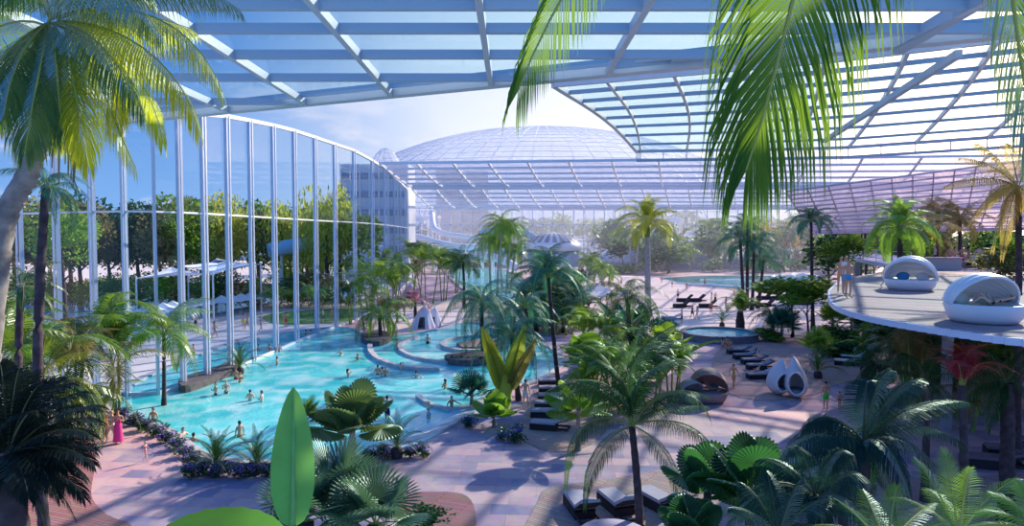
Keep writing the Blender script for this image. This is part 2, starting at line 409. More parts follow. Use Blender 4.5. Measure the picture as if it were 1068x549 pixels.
# ================================================================ curved glass wall on the left
WL = [(-30, 52, 150), (22, 48, 140), (60.5, 45.5, 131), (98, 44, 129), (131, 43.3, 127), (161, 43.6, 124), (187, 45.2, 121), (212, 47.5, 119), (237, 51, 121), (261, 55, 125.6),
      (285, 59.5, 130.5), (307, 64.5, 136), (328.5, 70, 143), (349, 75.5, 150), (369, 81, 156.8), (388, 91, 167), (401, 101, 175.4), (411, 115, 184.6), (417.5, 127, 190),
      (422.5, 140, 195), (427, 154, 199), (431, 172, 205)]
wall_left = empty('wall_left', D(212, 245, 47.5) * 1, kind='structure'); wall_left.location.z = 0
WO = wall_left.location.copy()
foot, head = [], []
for x, d, yt in WL:
    f = D(x, 245, d); f.z = 0; t = D(x, yt, d); foot.append(f); head.append(Vector((f.x, f.y, t.z)))
for i, (f, h) in enumerate(zip(foot, head)):
    b = MB(); nx = foot[min(i + 1, len(foot) - 1)] - foot[max(i - 1, 0)]; nx.z = 0; nx.normalize()
    sd_ = Vector((nx.y, -nx.x, 0))
    b.beam(f - WO, h - WO, .26, .14, up=nx)     # deep fin
    b.beam(f - WO + sd_ * .3, h - WO + sd_ * .3, .08, .16, up=nx)
    b.build('mullion', M('mullion_blue_grey', (.52, .59, .76), .3, .35), wall_left)
for i in range(len(foot) - 1):
    b = MB(); b.beam(head[i] - WO, head[i + 1] - WO, .3, .3); b.build('top_rail', WHITE, wall_left)
    zt = 15.2
    b = MB(); a = foot[i] - WO; c = foot[i + 1] - WO
    for z, s in ((12.0, .13), (.12, .24)): b.beam(a + Vector((0, 0, z)), c + Vector((0, 0, z)), s, s)
    b.build('transom', WHITE, wall_left)
    b = MB(); a0, c0, c1, a1 = foot[i] - WO, foot[i + 1] - WO, head[i + 1] - WO, head[i] - WO
    n_ = (c0 - a0).cross(Vector((0, 0, 1))).normalized() * .03
    b.add([a0, c0, c1, a1, a0 + n_, c0 + n_, c1 + n_, a1 + n_], [(0, 1, 2, 3), (7, 6, 5, 4), (0, 4, 5, 1), (3, 2, 6, 7), (1, 5, 6, 2), (0, 3, 7, 4)])
    b.build('glass_pane', GLASSC, wall_left)

# ================================================================ near canopy: flat glazed roof, diagonal free edge
ZC = 17.5
def edge_y(x): return 41.5 - .437 * (x + 24)
ceil1 = empty('ceiling', (0, 25, ZC), kind='structure'); CO = ceil1.location.copy()
def crow(x0, y0, x1, y1, w, h, name='glazing_beam', mat=STEELD, z=ZC):
    b = MB(); b.beam(Vector((x0, y0, z)) - CO, Vector((x1, y1, z)) - CO, w, h); b.build(name, mat, ceil1)
rows = [14.0, 16.5, 19.2] + [G(400, y, ZC).y for y in (5, 30, 57, 81, 106)]
for i, y in enumerate(rows):
    xe = (41.5 - y) / .437 - 24
    xe = min(xe, 17 + (22 - y) * .1) if y < 25 else xe
    crow(-34, y, xe, y, .22, .34)
rib_k = [-3.7, -2.98, -2.27, -1.56, -.86, -.148, .572, 1.28, 1.98, 2.7]
for k in rib_k:
    x = k * 7.0 + .06
    y1 = edge_y(x)
    crow(x, 11, x, y1, .22, .34, 'rib', STEEL, ZC - .05)
crow(-36, edge_y(-36), 17.5, edge_y(17.5), .6, .36, 'edge_beam', STEEL, ZC)
crow(-36, edge_y(-36) - .9, 17.5, edge_y(17.5) - .9, .10, .3, 'edge_beam', STEEL, ZC + .2)
xs = [-34] + [k * 7.0 + .06 for k in rib_k]
for i in range(len(xs) - 1):
    for j in range(len(rows)):
        y0 = rows[j]; y1 = rows[j + 1] if j + 1 < len(rows) else 60
        x0, x1 = xs[i], xs[i + 1]
        P = [(x0, y0), (x1, y0), (x1, min(y1, edge_y(x1))), (x0, min(y1, edge_y(x0)))]
        if P[3][1] <= y0 + .2: continue
        if P[2][1] <= y0: P[2] = (x1, y0 + .001)
        b = MB(); b.poly([(p[0] - CO.x, p[1] - CO.y) for p in P], .16, .19); b.build('glass_pane', ROOFG, ceil1)
# the deep inclined box beams that meet over the upper right of the view
for a, c, w, h in (((700, 60, 27.5), (1120, 22, 24), .35, .4), ((936, 50, 25), (1030, -6, 20), .4, .45), ((640, 66, 28), (900, 38, 27), .12, .5)):
    b = MB(); b.beam(D(*a) - CO, D(*c) - CO, w, h); b.build('box_beam', STEELD, ceil1)

# ================================================================ middle vault (right), glazed, curving down to its far edge
def lerp(a, b, t): return a + (b - a) * t
def polyx(pts, x):
    for (x0, y0), (x1, y1) in zip(pts, pts[1:]):
        if x <= x1: return lerp(y0, y1, (x - x0) / (x1 - x0))
    (x0, y0), (x1, y1) = pts[-2:]; return lerp(y0, y1, (x - x0) / (x1 - x0))
ceil2 = empty('ceiling', (20, 45, 18), kind='structure'); C2 = ceil2.location.copy()
R0 = [(500, 95), (865, 62), (1068, 38), (1300, 8)]
R8 = [(660, 158), (870, 155), (1068, 141), (1300, 122)]
top = [578, 633, 703, 780, 860, 947, 1040, 1135, 1235]; bot = [664, 668, 716, 772, 828, 885, 955, 1030, 1105]
TS = [0, .12, .25, .38, .51, .64, .77, .9, 1.0]
def v2(k, t):
    x = lerp(top[k], bot[k], t) + math.sin(PI * t) * (9 if k < 3 else 4)
    y = lerp(polyx(R0, x), polyx(R8, x), t ** .93)
    h = 7.3 + 1.3 * math.sin(t * PI / 2)
    p = G(x, y, HC + h)
    return p
grid2 = [[v2(k, t) for t in TS] for k in range(len(top))]
for k, colm in enumerate(grid2):
    b = MB()
    for p, q in zip(colm, colm[1:]): b.beam(p - C2, q - C2, .16 if k else .3, .3)
    b.build('rib', STEEL, ceil2)
for j in range(len(TS)):
    b = MB()
    for k in range(len(grid2) - 1): b.beam(grid2[k][j] - C2, grid2[k + 1][j] - C2, .22 if j in (0, 8) else .16, .30 if j in (0, 8) else .20)
    b.build('glazing_beam', STEELD if j % 8 else STEEL, ceil2)
for k in range(len(grid2) - 1):
    for j in range(len(TS) - 1):
        q = [grid2[k][j], grid2[k + 1][j], grid2[k + 1][j + 1], grid2[k][j + 1]]; u = Vector((0, 0, .2)); w_ = Vector((0, 0, .23))
        b = MB(); b.add([p - C2 + u for p in q] + [p - C2 + w_ for p in q], [(0, 1, 2, 3), (7, 6, 5, 4), (0, 4, 5, 1), (1, 5, 6, 2), (2, 6, 7, 3), (3, 7, 4, 0)])
        b.build('glass_pane', ROOFG, ceil2)
# lower chord hung on short posts below the far edge
b = MB(); low = []
for k in range(len(grid2)):
    p = grid2[k][8]; q = p - Vector((0, 0, .95)); low.append(q)
    m_ = (p + grid2[min(k + 1, len(grid2) - 1)][8]) / 2
    b.beam(p - C2, q - C2, .08, .08, up=Vector((0, 1, 0))); b.beam(m_ - C2, m_ - Vector((0, 0, .95)) - C2, .08, .08, up=Vector((0, 1, 0)))
for a, c in zip(low, low[1:]): b.beam(a - C2, c - C2, .2, .26)
b.build('hanger_truss', STEELD, ceil2)
# diagonal valley beam
b = MB(); b.beam(D(1000, 56, 26) - C2, D(860, 147, 52) - C2, .26, .3); b.build('valley_beam', STEELD, ceil2)

# ================================================================ far hall roof: sloping glazed strip, ribs splayed, two heavy edge beams
def roof_strip(rootpos, xtop, xbot, ytop, ybot, dtop, dbot, nrow, w, ribm, beamm, paned=True, edge=True, gm=None):
    root = empty('ceiling', rootpos, kind='structure'); O = root.location.copy(); K = len(xtop)
    def pt(k, t):
        d = lerp(dtop, dbot, t); x = lerp(xtop[k], xbot[k], t)
        yt = ytop(x) if callable(ytop) else ytop; yb = ybot(x) if callable(ybot) else ybot
        return D(x, lerp(yt, yb, 1 - (1 - t) ** 1.25), d)
    g_ = [[pt(k, j / nrow) for j in range(nrow + 1)] for k in range(K)]
    for c in g_:
        b = MB()
        for p, q in zip(c, c[1:]): b.beam(p - O, q - O, w * 1.1, w * 1.6)
        b.build('rib', ribm, root)
    for j in range(nrow + 1):
        b = MB(); e = edge and j == nrow
        for k in range(K - 1): b.beam(g_[k][j] - O, g_[k + 1][j] - O, w * (1.5 if e else 1), w * (4.2 if e else 1.5))
        b.build('edge_beam' if e else 'glazing_beam', beamm, root)
    if paned:
        for k in range(K - 1):
            b = MB()
            for j in range(nrow):
                q = [g_[k][j], g_[k + 1][j], g_[k + 1][j + 1], g_[k][j + 1]]
                b.add([p - O + Vector((0, 0, w)) for p in q] + [p - O + Vector((0, 0, w + .04)) for p in q], [(0, 1, 2, 3), (7, 6, 5, 4), (0, 4, 5, 1), (1, 5, 6, 2), (2, 6, 7, 3), (3, 7, 4, 0)])
            b.build('glass_bay', gm or HAZYG, root)
    return root
PALE = M('hazy_white_steel', (.80, .84, .93), .4, 0)
roof_strip((0, 100, 20), [396, 434, 472, 509, 550, 593, 638, 687, 736, 788, 842, 900, 962, 1030, 1110], [430, 462, 495, 531, 567, 607, 648, 691, 736, 782, 830, 880, 935, 995, 1060],
           lambda x: 170 - (x - 430) * .012, 195, 88, 118, 5, .22, PALE, PALE)
roof_strip((0, 160, 18), [430 + 24 * i for i in range(29)], [452 + 22.5 * i for i in range(29)], 197, 217, 120, 190, 5, .24, PALE, PALE)
# lavender vault at the far right, dense lattice
LAV = M('lavender_steel', (.52, .47, .60), .5, .0)
roof_strip((60, 120, 20), [820 + 22 * i for i in range(15)], [850 + 17 * i for i in range(15)], lambda x: 200 - (x - 820) * .13, lambda x: 243 - (x - 850) * .02, 62, 92, 12, .10, LAV, LAV, gm=GLASS('mauve_perforated_glass', (.9, .86, .95), .03, .40, (.66, .62, .74)))

# ================================================================ rear glass wall
wall_back = empty('wall_back', (40, 262, 0), kind='structure'); WB = wall_back.location.copy()
b = MB(); xb = list(range(-44, 128, 4))
for i, x in enumerate(xb):
    m_ = MB(); m_.box((x - WB.x, 0, 10.5), (.35, .3, 21)); m_.build('mullion', PALE, wall_back)
for z in (.3, 8, 14.5, 20.9):
    m_ = MB(); m_.box((42 - WB.x, 0, z), (172, .3, .35)); m_.build('transom', PALE, wall_back)
m_ = MB(); m_.box((42 - WB.x, .05, 10.5), (172, .04, 21)); m_.build('glass_pane', HAZYG, wall_back)

# ================================================================ great translucent dome beyond, small one beside it
def dome(c, rx, ry, rz, nu, nv, wire, name='glazed_dome', a_max=PI / 2, **kw):
    root = empty(name, c, **kw)
    def p(i, j):
        a = a_max * i / nv; q = 2 * PI * j / nu
        return Vector((rx * math.sin(a) * math.cos(q), ry * math.sin(a) * math.sin(q), rz * math.cos(a)))
    s = MB(); s.ellipsoid((0, 0, 0), (rx, ry, rz), nu, nv * 2); s.f = s.f[:nu * nv]; s.m = s.m[:nu * nv]; s.v = s.v[:nu * (nv + 1)]
    s.smooth = True; s.build('glass_shell', HAZYG2, root)
    b = MB()
    for i in range(1, nv + 1):
        for j in range(nu):
            b.beam(p(i, j) * 1.002, p(i, (j + 1) % nu) * 1.002, wire * 1.6, wire)
    b.build('ring_ribs', PALE, root)
    b = MB()
    for j in range(0, nu, 2):
        for i in range(nv):
            if i or j % 8 == 0: b.beam(p(i, j) * 1.003, p(i + 1, j) * 1.003, wire, wire)
    b.build('meridian_ribs', PALE, root)
    return root
dc = D(565, 245, 400); dc.z = 0
dome(dc, 138, 95, 73, 130, 26, .38, label='huge translucent dome with white lattice rising behind the far roof', cat='dome')
dc2 = D(403, 245, 200); dc2.z = 6
dome(dc2, 8.5, 8.5, 30, 26, 10, .12, label='small narrow translucent dome where the curved glass wall ends', cat='dome')

# ================================================================ raised terrace (mezzanine) at the right
ZM = 7.8
EDGE_PX = [(866, 303), (866.5, 310), (872, 317), (885, 323), (905, 328.5), (930, 333.5), (970, 340), (1015, 346.5), (1068, 353), (1200, 366)]
BACK_PX = [(1300, 280), (1068, 276.5), (1000, 277), (960, 279.5), (925, 283), (890, 289), (872, 297)]
fr = smoothpoly([Vector((*p, 0)) for p in gp(EDGE_PX, ZM)], 4, False)
terr = [tuple(p[:2]) for p in fr] + gp(BACK_PX, ZM)
tp = paving_mat(); tp.name = 'terrace_tiles'
_tm = deck_mat('terrace_boards', (.40, .30, .32), (.25, .20, .24), .5, .3, (.3, .24, .28))
flat('floor', terr, ZM - .10, ZM, _tm)
# white fascia running round the free edge
b = MB(); F_ = [Vector((p[0], p[1], 0)) for p in fr]
full = [Vector((*p, 0)) for p in gp([(890, 289), (872, 297)], ZM)] + F_
for p, q in zip(full, full[1:]):
    b.beam(p + Vector((0, 0, ZM - .12)), q + Vector((0, 0, ZM - .10)), .22, .20)
b.build('trim_4', M('fascia_lilac_white', (.62, .66, .86), .35), kind='structure')
flat('floor_underside', [(x * 1.002, y * 1.002) for x, y in terr], ZM - .22, ZM - .11, M('soffit', (.3, .28, .33), .7))
for px, py in ((1010, 300), (1060, 285)):
    c = G(px, py, ZM); b = MB(); b.lathe([(.28, 0), (.28, ZM - .35)], 16, (c.x, c.y + 1.5, 0)); b.build('pillar', M('pillar_grey', (.35, .33, .38), .7), kind='structure')
# second, smaller balcony behind it, with rail
Z2 = 8.1
bp_ = gp([(886, 266), (900, 271), (930, 276), (950, 277), (960, 272), (940, 267), (900, 264)], Z2)
flat('floor', bp_, Z2 - .35, Z2, M('fascia_lilac_white', (.62, .66, .86)))
b = MB(); rp = [Vector((*p, Z2)) for p in bp_]
for p, q in zip(rp[:4], rp[1:4]):
    for z in (.35, .7, 1.05): b.beam(p + Vector((0, 0, z)), q + Vector((0, 0, z)), .06, .06)
    for t in (0, .5, 1): m_ = p.lerp(q, t); b.beam(m_, m_ + Vector((0, 0, 1.05)), .06, .06, up=Vector((0, 1, 0)))
b.build('balcony_railing', WHITE, kind='structure')
for p in (rp[1], rp[3]):
    m_ = MB(); m_.lathe([(.25, 0), (.25, Z2 - .3)], 12, (p.x, p.y + 1, 0)); m_.build('pillar', M('pillar_grey', (.35, .33, .38)), kind='structure')
# ================================================================ plants
rnd = random.Random(11)
L_MID = LEAF('leaf_mid', (.075, .20, .035), (.30, .50, .04))
L_DARK = LEAF('leaf_dark', (.022, .075, .030), (.06, .20, .05), .3)
L_BLUE = LEAF('leaf_blue_green', (.035, .14, .11), (.08, .30, .16), .35)
L_BRIGHT = LEAF('leaf_bright', (.12, .28, .045), (.38, .60, .06), .48)
L_YEL = LEAF('leaf_yellow_green', (.30, .36, .06), (.68, .72, .08), .5)
L_OLIVE = LEAF('leaf_olive', (.15, .15, .06), (.45, .36, .10), .4)
L_RED = LEAF('leaf_red', (.35, .05, .07), (.7, .10, .10), .4)
L_PINK = LEAF('leaf_pink', (.62, .22, .32), (.8, .3, .4), .4)
L_HAZE = LEAF('leaf_distant', (.13, .22, .14), (.30, .45, .20), .35)  # distance haze mixed into the leaf colour
L_GOLD = LEAF('leaf_golden', (.42, .34, .05), (.95, .75, .05), .5)
BLOS = M('violet_blossom', (.36, .22, .68), .7)
BLOSB = M('deep_blue_blossom', (.05, .07, .40), .6)
BARK = M('grey_bark', (.30, .24, .23), .9, noise=.35, nscale=4, bump=.6)
BARKD = M('dark_bark', (.07, .05, .06), .9, noise=.4, nscale=4, bump=.6)
BARKP = M('pale_bark', (.52, .42, .40), .85, noise=.25, nscale=4, bump=.5)
CANE = M('green_cane', (.22, .30, .08), .6, noise=.3)
RACH = M('frond_midrib', (.34, .34, .08), .5)
RACHD = M('frond_midrib_dark', (.10, .12, .05), .5)
ZUP = Vector((0, 0, 1))

def frond_mb(P, n, ll, lw, droop=.35, ang0=75, ang1=22, rw=.012, stiff=.0, start=.1, seed=0, updir=None, hang=None, jit=.1, mbx=None, tip_len=.35):
    """feather frond along a bezier: rachis tube (slot 1) and two ranks of folded leaflets (slot 0)"""
    r = random.Random(seed); b = mbx or MB()
    K = 10; pts = [bez(P, i / K) for i in range(K + 1)]
    b.tube(pts, [rw * (1 - .8 * i / K) for i in range(K + 1)], 5, 1)
    for i in range(n):
        t = start + (1 - start) * (i + .5) / n
        p = bez(P, t); T = (bez(P, min(1, t + .01)) - bez(P, max(0, t - .01))).normalized()
        U = (updir or ZUP); S = T.cross(U)
        if S.length < .15: S = T.cross(Vector((0, -1, .2)))
        S.normalize(); Nn = S.cross(T).normalized()
        env = math.sin(PI * min(1, .12 + .88 * (t - start) / (1 - start))) ** .55 if t < .75 else None
        s_ = (t - start) / (1 - start)
        env = min(1, .35 + s_ * 3.2) * (1 if s_ < .6 else 1 - (s_ - .6) / .4 * (1 - tip_len))
        a = math.radians(lerp(ang0, ang1, s_ ** 1.3))
        for sg in (-1, 1):
            l = ll * env * (1 + r.uniform(-jit, jit)); w = lw * (.6 + .4 * env)
            d = (S * sg * math.sin(a) + T * math.cos(a) + Nn * (stiff + r.uniform(-.08, .08))).normalized()
            g1 = Vector((0, 0, -1)) * droop
            if hang is not None: d = (d * (1 - hang) + Vector((r.uniform(-.08, .08), r.uniform(-.08, .08), -1)) * hang).normalized()
            m1 = p + (d + g1 * .25) * l * .35
            m2 = p + (d + g1 * .75).normalized() * l * .72
            m3 = p + (d + g1 * 1.5).normalized() * l
            wv = T.cross(d).cross(d); wv = T - d * T.dot(d)
            if wv.length < .1: wv = Nn
            wv = wv.normalized() * w / 2
            b.add([p - wv * .5, p + wv * .5, m1 + wv, m1 - wv, m2 + wv * .8, m2 - wv * .8, m3], [(0, 1, 2, 3), (3, 2, 4, 5), (5, 4, 6)])
    return b

STY = {  # unit-length fronds: rise, tip drop, leaflet length, width, droop, stiffness, angles
    'coco': dict(c=((0, 0, 0), (.30, 0, .26), (.72, 0, .20), (1, 0, -.25)), ll=.27, lw=.020, droop=.65),
    'droop': dict(c=((0, 0, 0), (.28, 0, .30), (.75, 0, .12), (.92, 0, -.55)), ll=.25, lw=.020, droop=.8),
    'date': dict(c=((0, 0, 0), (.35, 0, .16), (.75, 0, .14), (1, 0, -.06)), ll=.17, lw=.016, droop=.15, stiff=.25),
    'areca': dict(c=((0, 0, 0), (.22, 0, .42), (.55, 0, .50), (.92, 0, .10)), ll=.26, lw=.024, droop=.35, stiff=.2),
    'cycad': dict(c=((0, 0, 0), (.30, 0, .22), (.70, 0, .26), (1, 0, .02)), ll=.13, lw=.014, droop=.05, stiff=.3, tip_len=.5),
    'royal': dict(c=((0, 0, 0), (.25, 0, .34), (.70, 0, .34), (.96, 0, -.10)), ll=.24, lw=.026, droop=.5, stiff=.1),
}
_fc = {}
def frond_mesh(style, lod, mat, var, rach=None):
    k = (style, lod, mat.name, var)
    if k not in _fc:
        s = dict(STY[style]); c = s.pop('c'); r = random.Random(var * 7 + len(style))
        P = [Vector((x, r.uniform(-.06, .06) * x, z + r.uniform(-.05, .05) * x)) for x, y, z in c]
        n = {0: 16, 1: 30, 2: 46, 3: 60}[lod]; s['lw'] *= {0: 1.9, 1: .98, 2: .66, 3: .58}[lod]
        b = frond_mb(P, n, s['ll'], s['lw'], s['droop'], stiff=s.get('stiff', 0), seed=var, rw=.010, jit=.2, tip_len=s.get('tip_len', .35))
        _fc[k] = b.mesh('frond', [mat, rach or RACH])
    return _fc[k]

def fan_mb(b, o, d, R, pet, n=26, spread=150, split=.62, tipr=1.0, up=ZUP, fold=.06, mi=0, droop=.2, cone=0):
    """a fan leaf: petiole from o along d, then a pleated disc of segments"""
    d = d.normalized(); o = Vector(o); c = o + d * pet
    b.tube([o, o + d * pet * .5 + Vector((0, 0, .03)), c], [.02 * R + .004, .016 * R + .003, .012 * R + .002], 4, 1)
    S = d.cross(up)
    if S.length < .1: S = d.cross(Vector((0, 1, 0)))
    S.normalize(); Nn = S.cross(d).normalized(); sp = math.radians(spread)
    for i in range(n):
        a = -sp + 2 * sp * (i + .5) / n; h = sp / n * .98
        def q(an, rr, z=0): return c + (d * math.cos(an) + S * math.sin(an)) * rr + Nn * (z + cone * rr) + Vector((0, 0, -droop * (rr / R) ** 2 * R))
        L = R * (1 - .12 * abs(a) / sp)
        b.add([c, q(a - h, L * split, -fold * R * .5), q(a, L * split, fold * R * .5), q(a + h, L * split, -fold * R * .5), q(a - h * .55, L * tipr * .82), q(a + h * .55, L * tipr * .82), q(a, L * tipr)],
              [(0, 1, 2), (0, 2, 3), (1, 4, 2), (2, 5, 3), (4, 6, 2), (2, 6, 5)] if tipr > .98 else [(0, 1, 2), (0, 2, 3), (1, 6, 2), (2, 6, 3)], mi)
    return b
_fanc = {}
def fan_mesh(mat, var, kind='fan'):
    k = (mat.name, var, kind)
    if k not in _fanc:
        b = MB(); r = random.Random(var)
        if kind == 'fan': fan_mb(b, (0, 0, 0), Vector((1, r.uniform(-.1, .1), .35)), .55, .5, 24, 140, .5, 1.0, droop=.35)
        elif kind == 'spiky': fan_mb(b, (0, 0, 0), Vector((1, r.uniform(-.1, .1), .5)), .60, .42, 30, 125, .28, 1.0, fold=.03, droop=.12)
        else: fan_mb(b, (0, 0, 0), Vector((1, r.uniform(-.1, .1), .55)), .48, .55, 34, 168, .86, .97, up=Vector((-.4, 0, 1)), fold=.05, droop=.10 + r.uniform(0, .2))
        _fanc[k] = b.mesh('fan_leaf', [mat, CANE])
    return _fanc[k]

def paddle_mb(b, P, W, n=14, vfold=.25, mi=0, side=None, wav=.03, seed=0):
    """broad undivided leaf: petiole along first part of the bezier, blade on the rest"""
    r = random.Random(seed); K = 6; pts = [bez(P, i / 16) for i in range(17)]
    L = sum((pts[i + 1] - pts[i]).length for i in range(16))
    b.tube(pts, [.020 * L * (1 - i / 18) + .004 for i in range(17)], 6, 1)
    vs = []; s0 = .22
    for i in range(n + 1):
        t = s0 + (1 - s0) * i / n; p = bez(P, t); T = (bez(P, min(1, t + .02)) - bez(P, max(0, t - .02))).normalized()
        S = side if side is not None else T.cross(ZUP)
        S = (S - T * S.dot(T)); S = S.normalized() if S.length > .05 else Vector((1, 0, 0)); Nn = S.cross(T).normalized()
        u = i / n; w = W * (math.sin(PI * min(1, u ** .72)) ** .62 if 0 < i < n else .02)
        for s in (-1, -.5, 0, .5, 1):
            vs.append(p + S * s * w + Nn * (abs(s) * vfold * w + (wav * w * (1 if i % 2 else -1) if abs(s) == 1 else 0)))
    fs = [(i * 5 + j, i * 5 + j + 1, (i + 1) * 5 + j + 1, (i + 1) * 5 + j) for i in range(n) for j in range(4)]
    b.add(vs, fs, mi); return b
_pc = {}
def paddle_mesh(mat, var, up=1.0):
    k = (mat.name, var, up)
    if k not in _pc:
        r = random.Random(var + 40); b = MB(); b.smooth = True
        e = .22 + .22 * r.random() if up >= 1 else .5
        P = [Vector((0, 0, 0)), Vector((.08, 0, .38)), Vector((e, 0, .78)), Vector((e * 2.1, 0, .96 * up + .05))]
        paddle_mb(b, P, .13, seed=var); _pc[k] = b.mesh('paddle_leaf', [mat, CANE])
    return _pc[k]

def trunk_mb(pts, r0, r1, rings=True, seg=9, flare=1.35, bulb=0):
    n = max(8, min(26, int((pts[-1] - pts[0]).length / .45))); b = MB(); P = []; R = []
    for i in range(n + 1):
        t = i / n; P.append(bez(pts, t)); rr = lerp(r0, r1, t) * (1 + (flare - 1) * max(0, 1 - t * 6))
        if bulb: rr *= 1 + bulb * math.sin(PI * min(1, t * 1.1)) ** 2
        P.append(bez(pts, min(1, t + .25 / n))); R += [rr * (1.08 if rings else 1), rr * .96]
    b.tube(P, R, seg); b.smooth = True
    return b

def ztop(B, px, py):
    return D(px, py, B.y)

CATS = {}
def palm(label, bp, cp, R, style='coco', mat=None, n=14, trunk=None, tr=None, lod=None, group=None, name='palm_tree', bend=.06, rise=.0, bm=None,
         cat='palm tree', layers=(-38, 52), fans=False, stems=1, B=None, sd=None, shaft=False, rach=None, bulb=0, tiltbias=None):
    """bp: pixel of the foot on the ground; cp: pixel of the crown; R: frond length in pixels at that depth"""
    mat = mat or L_MID; r = random.Random(sd if sd is not None else int(bp[0] * 31 + bp[1] * 7 + cp[0]))
    B = B or G(*bp); C = D(cp[0], cp[1], B.y + r.uniform(-.3, .3)); d = B.y; L = R * d / F * 1.12
    root = empty(name, B, label=label, cat=cat, group=group)
    rel = C - B; H = rel.z
    if H < .25: rel.z = .25
    tr = tr or max(.06, min(.22, .0045 * d + .05)) * (1 if L > 1.2 else .7)
    tmat = trunk or bm or BARK
    side = Vector((r.uniform(-1, 1), r.uniform(-.5, .5), 0)) * rel.length * bend
    pts = [Vector((0, 0, -.05)), rel * .33 + side, rel * .7 + side * .6, rel]
    trk_ = None
    if rel.z > .3:
        tb = trunk_mb(pts, tr, tr * .72, bulb=bulb, seg=7 if R < 25 else 10)
        trk_ = tb.build('trunk', tmat, root)
    if shaft:
        sb = MB(); sb.tube([rel * .86 + side * .3, rel * .93 + side * .15, rel + Vector((0, 0, .1))], [tr * .8, tr * 1.0, tr * .6], 8); sb.smooth = True
        sb.build('crownshaft', CANE, trk_ or root)
    lod = lod if lod is not None else (0 if R < 22 else 1 if R < 36 else 2 if R < 70 else 3)
    if R < 17 and not fans:     # crown too small in the picture for single fronds
        b = MB()
        for i in range(n):
            az = 2 * PI * i / n * 1.0 + r.uniform(-.25, .25); el = math.radians(lerp(layers[0], layers[1], ((i * 7) % n) / max(1, n - 1)) + r.uniform(-8, 8))
            s = dict(STY[style]); P = [Vector(c) for c in s['c']]
            q = Euler((0, -el, az)); P = [(q.to_matrix() @ p) * L * r.uniform(.85, 1.1) + rel for p in P]
            frond_mb(P, 9, s['ll'] * L, s['lw'] * L * 4.2, s['droop'], stiff=s.get('stiff', 0), seed=i, rw=.012 * L)
        # merge
            bb = frond_mb(P, 9, s['ll'] * L, s['lw'] * L * 4.2, s['droop'], seed=i, rw=.012 * L); b.add(bb.v, bb.f)
        b.build('crown', mat, root)
        return root
    for i in range(n):
        az = 2 * PI * i * .618 + r.uniform(-.2, .2); el = math.radians(lerp(layers[0], layers[1], i / max(1, n - 1)) + r.uniform(-7, 7))
        sc = L * r.uniform(.82, 1.12) * (1.0 if not fans else .9)
        me = fan_mesh(mat, i % 3, fans) if fans else frond_mesh(style, lod, mat, i % 4, rach)
        q = rel + Vector((math.cos(az), math.sin(az), 0)) * tr * .5
        if stems > 1: q = q + Vector((r.uniform(-1, 1), r.uniform(-1, 1), r.uniform(-.5, .2))) * L * .15
        obj('fan_leaf' if fans else 'frond', me, root, q, (0, -el, az), sc)
    return root

def areca(label, bp, h, R, mat=None, n=16, stems=4, group=None, name='areca_palm', lod=None, B=None, cat='palm', trunkm=None):
    """clumping feather palm: several canes, fronds springing upward; h, R in pixels"""
    mat = mat or L_MID; r = random.Random(int(bp[0] * 13 + bp[1] * 5)); B = B or G(*bp); s = B.y / F
    root = empty(name, B, label=label, cat=cat, group=group); L = R * s * 1.2; H = h * s
    lod = lod if lod is not None else (0 if R < 22 else 1 if R < 40 else 2)
    for k in range(stems):
        q = Vector((r.uniform(-1, 1), r.uniform(-1, 1), 0)) * L * .16; tp = Vector((q.x * 2.2, q.y * 2.2, H * r.uniform(.55, 1)))
        b = trunk_mb([q, q.lerp(tp, .3), q.lerp(tp, .7) - Vector((0, 0, 0)), tp], .05 + .01 * L, .03 + .008 * L, seg=6); b.build('cane', trunkm or CANE, root)
        m = max(3, n // stems)
        for i in range(m):
            az = 2 * PI * (i + .3 * k) / m + r.uniform(-.4, .4); el = math.radians(lerp(-12, 46, r.random()))
            obj('frond', frond_mesh('areca', lod, mat, (i + k) % 4), root, tp, (0, -el, az), L * r.uniform(.75, 1.1))
    return root

def cycad(label, bp, R, mat=None, n=22, group=None, name='cycad', H=None, cat='cycad', cp=None, B=None):
    mat = mat or L_DARK; r = random.Random(int(bp[0] * 3 + bp[1])); B = B or G(*bp); s = B.y / F; L = R * s * 1.35
    root = empty(name, B, label=label, cat=cat, group=group); h = (H or R * .25) * s
    b = MB(); b.lathe([(L * .13, -.02), (L * .17, h * .4), (L * .13, h * .9), (0, h)], 10); b.smooth = True; b.build('trunk', BARKD, root)
    for i in range(n):
        az = 2 * PI * i * .618; el = math.radians(lerp(-4, 72, i / n))
        obj('frond', frond_mesh('cycad', 1 if R < 30 else 2, mat, i % 4), root, (0, 0, h * .9), (0, -el, az), L * r.uniform(.85, 1.1))
    return root

def fanplant(label, bp, R, h, mat=None, n=10, kind='round', group=None, name='fan_palm', cat='fan palm', el=(5, 70), B=None, trunk=None):
    """short plant with big fan or round pleated leaves; R leaf reach, h height of its stem, pixels"""
    mat = mat or L_MID; r = random.Random(int(bp[0] * 3 + bp[1] + 1)); B = B or G(*bp); s = B.y / F; L = R * s; H = h * s
    root = empty(name, B, label=label, cat=cat, group=group)
    if H > .1:
        b = trunk_mb([Vector((0, 0, 0)), Vector((0, 0, H * .3)), Vector((0, 0, H * .7)), Vector((0, 0, H))], max(.07, L * .07), max(.05, L * .05), seg=8); b.build('trunk', trunk or BARK, root)
    for i in range(n):
        az = 2 * PI * i * .618 + r.uniform(-.2, .2); e = math.radians(lerp(el[0], el[1], i / max(1, n - 1)) - 25)
        obj('fan_leaf', fan_mesh(mat, i % 3, kind), root, (0, 0, H), (r.uniform(-.3, .3), -e, az), L * r.uniform(.85, 1.1))
    return root

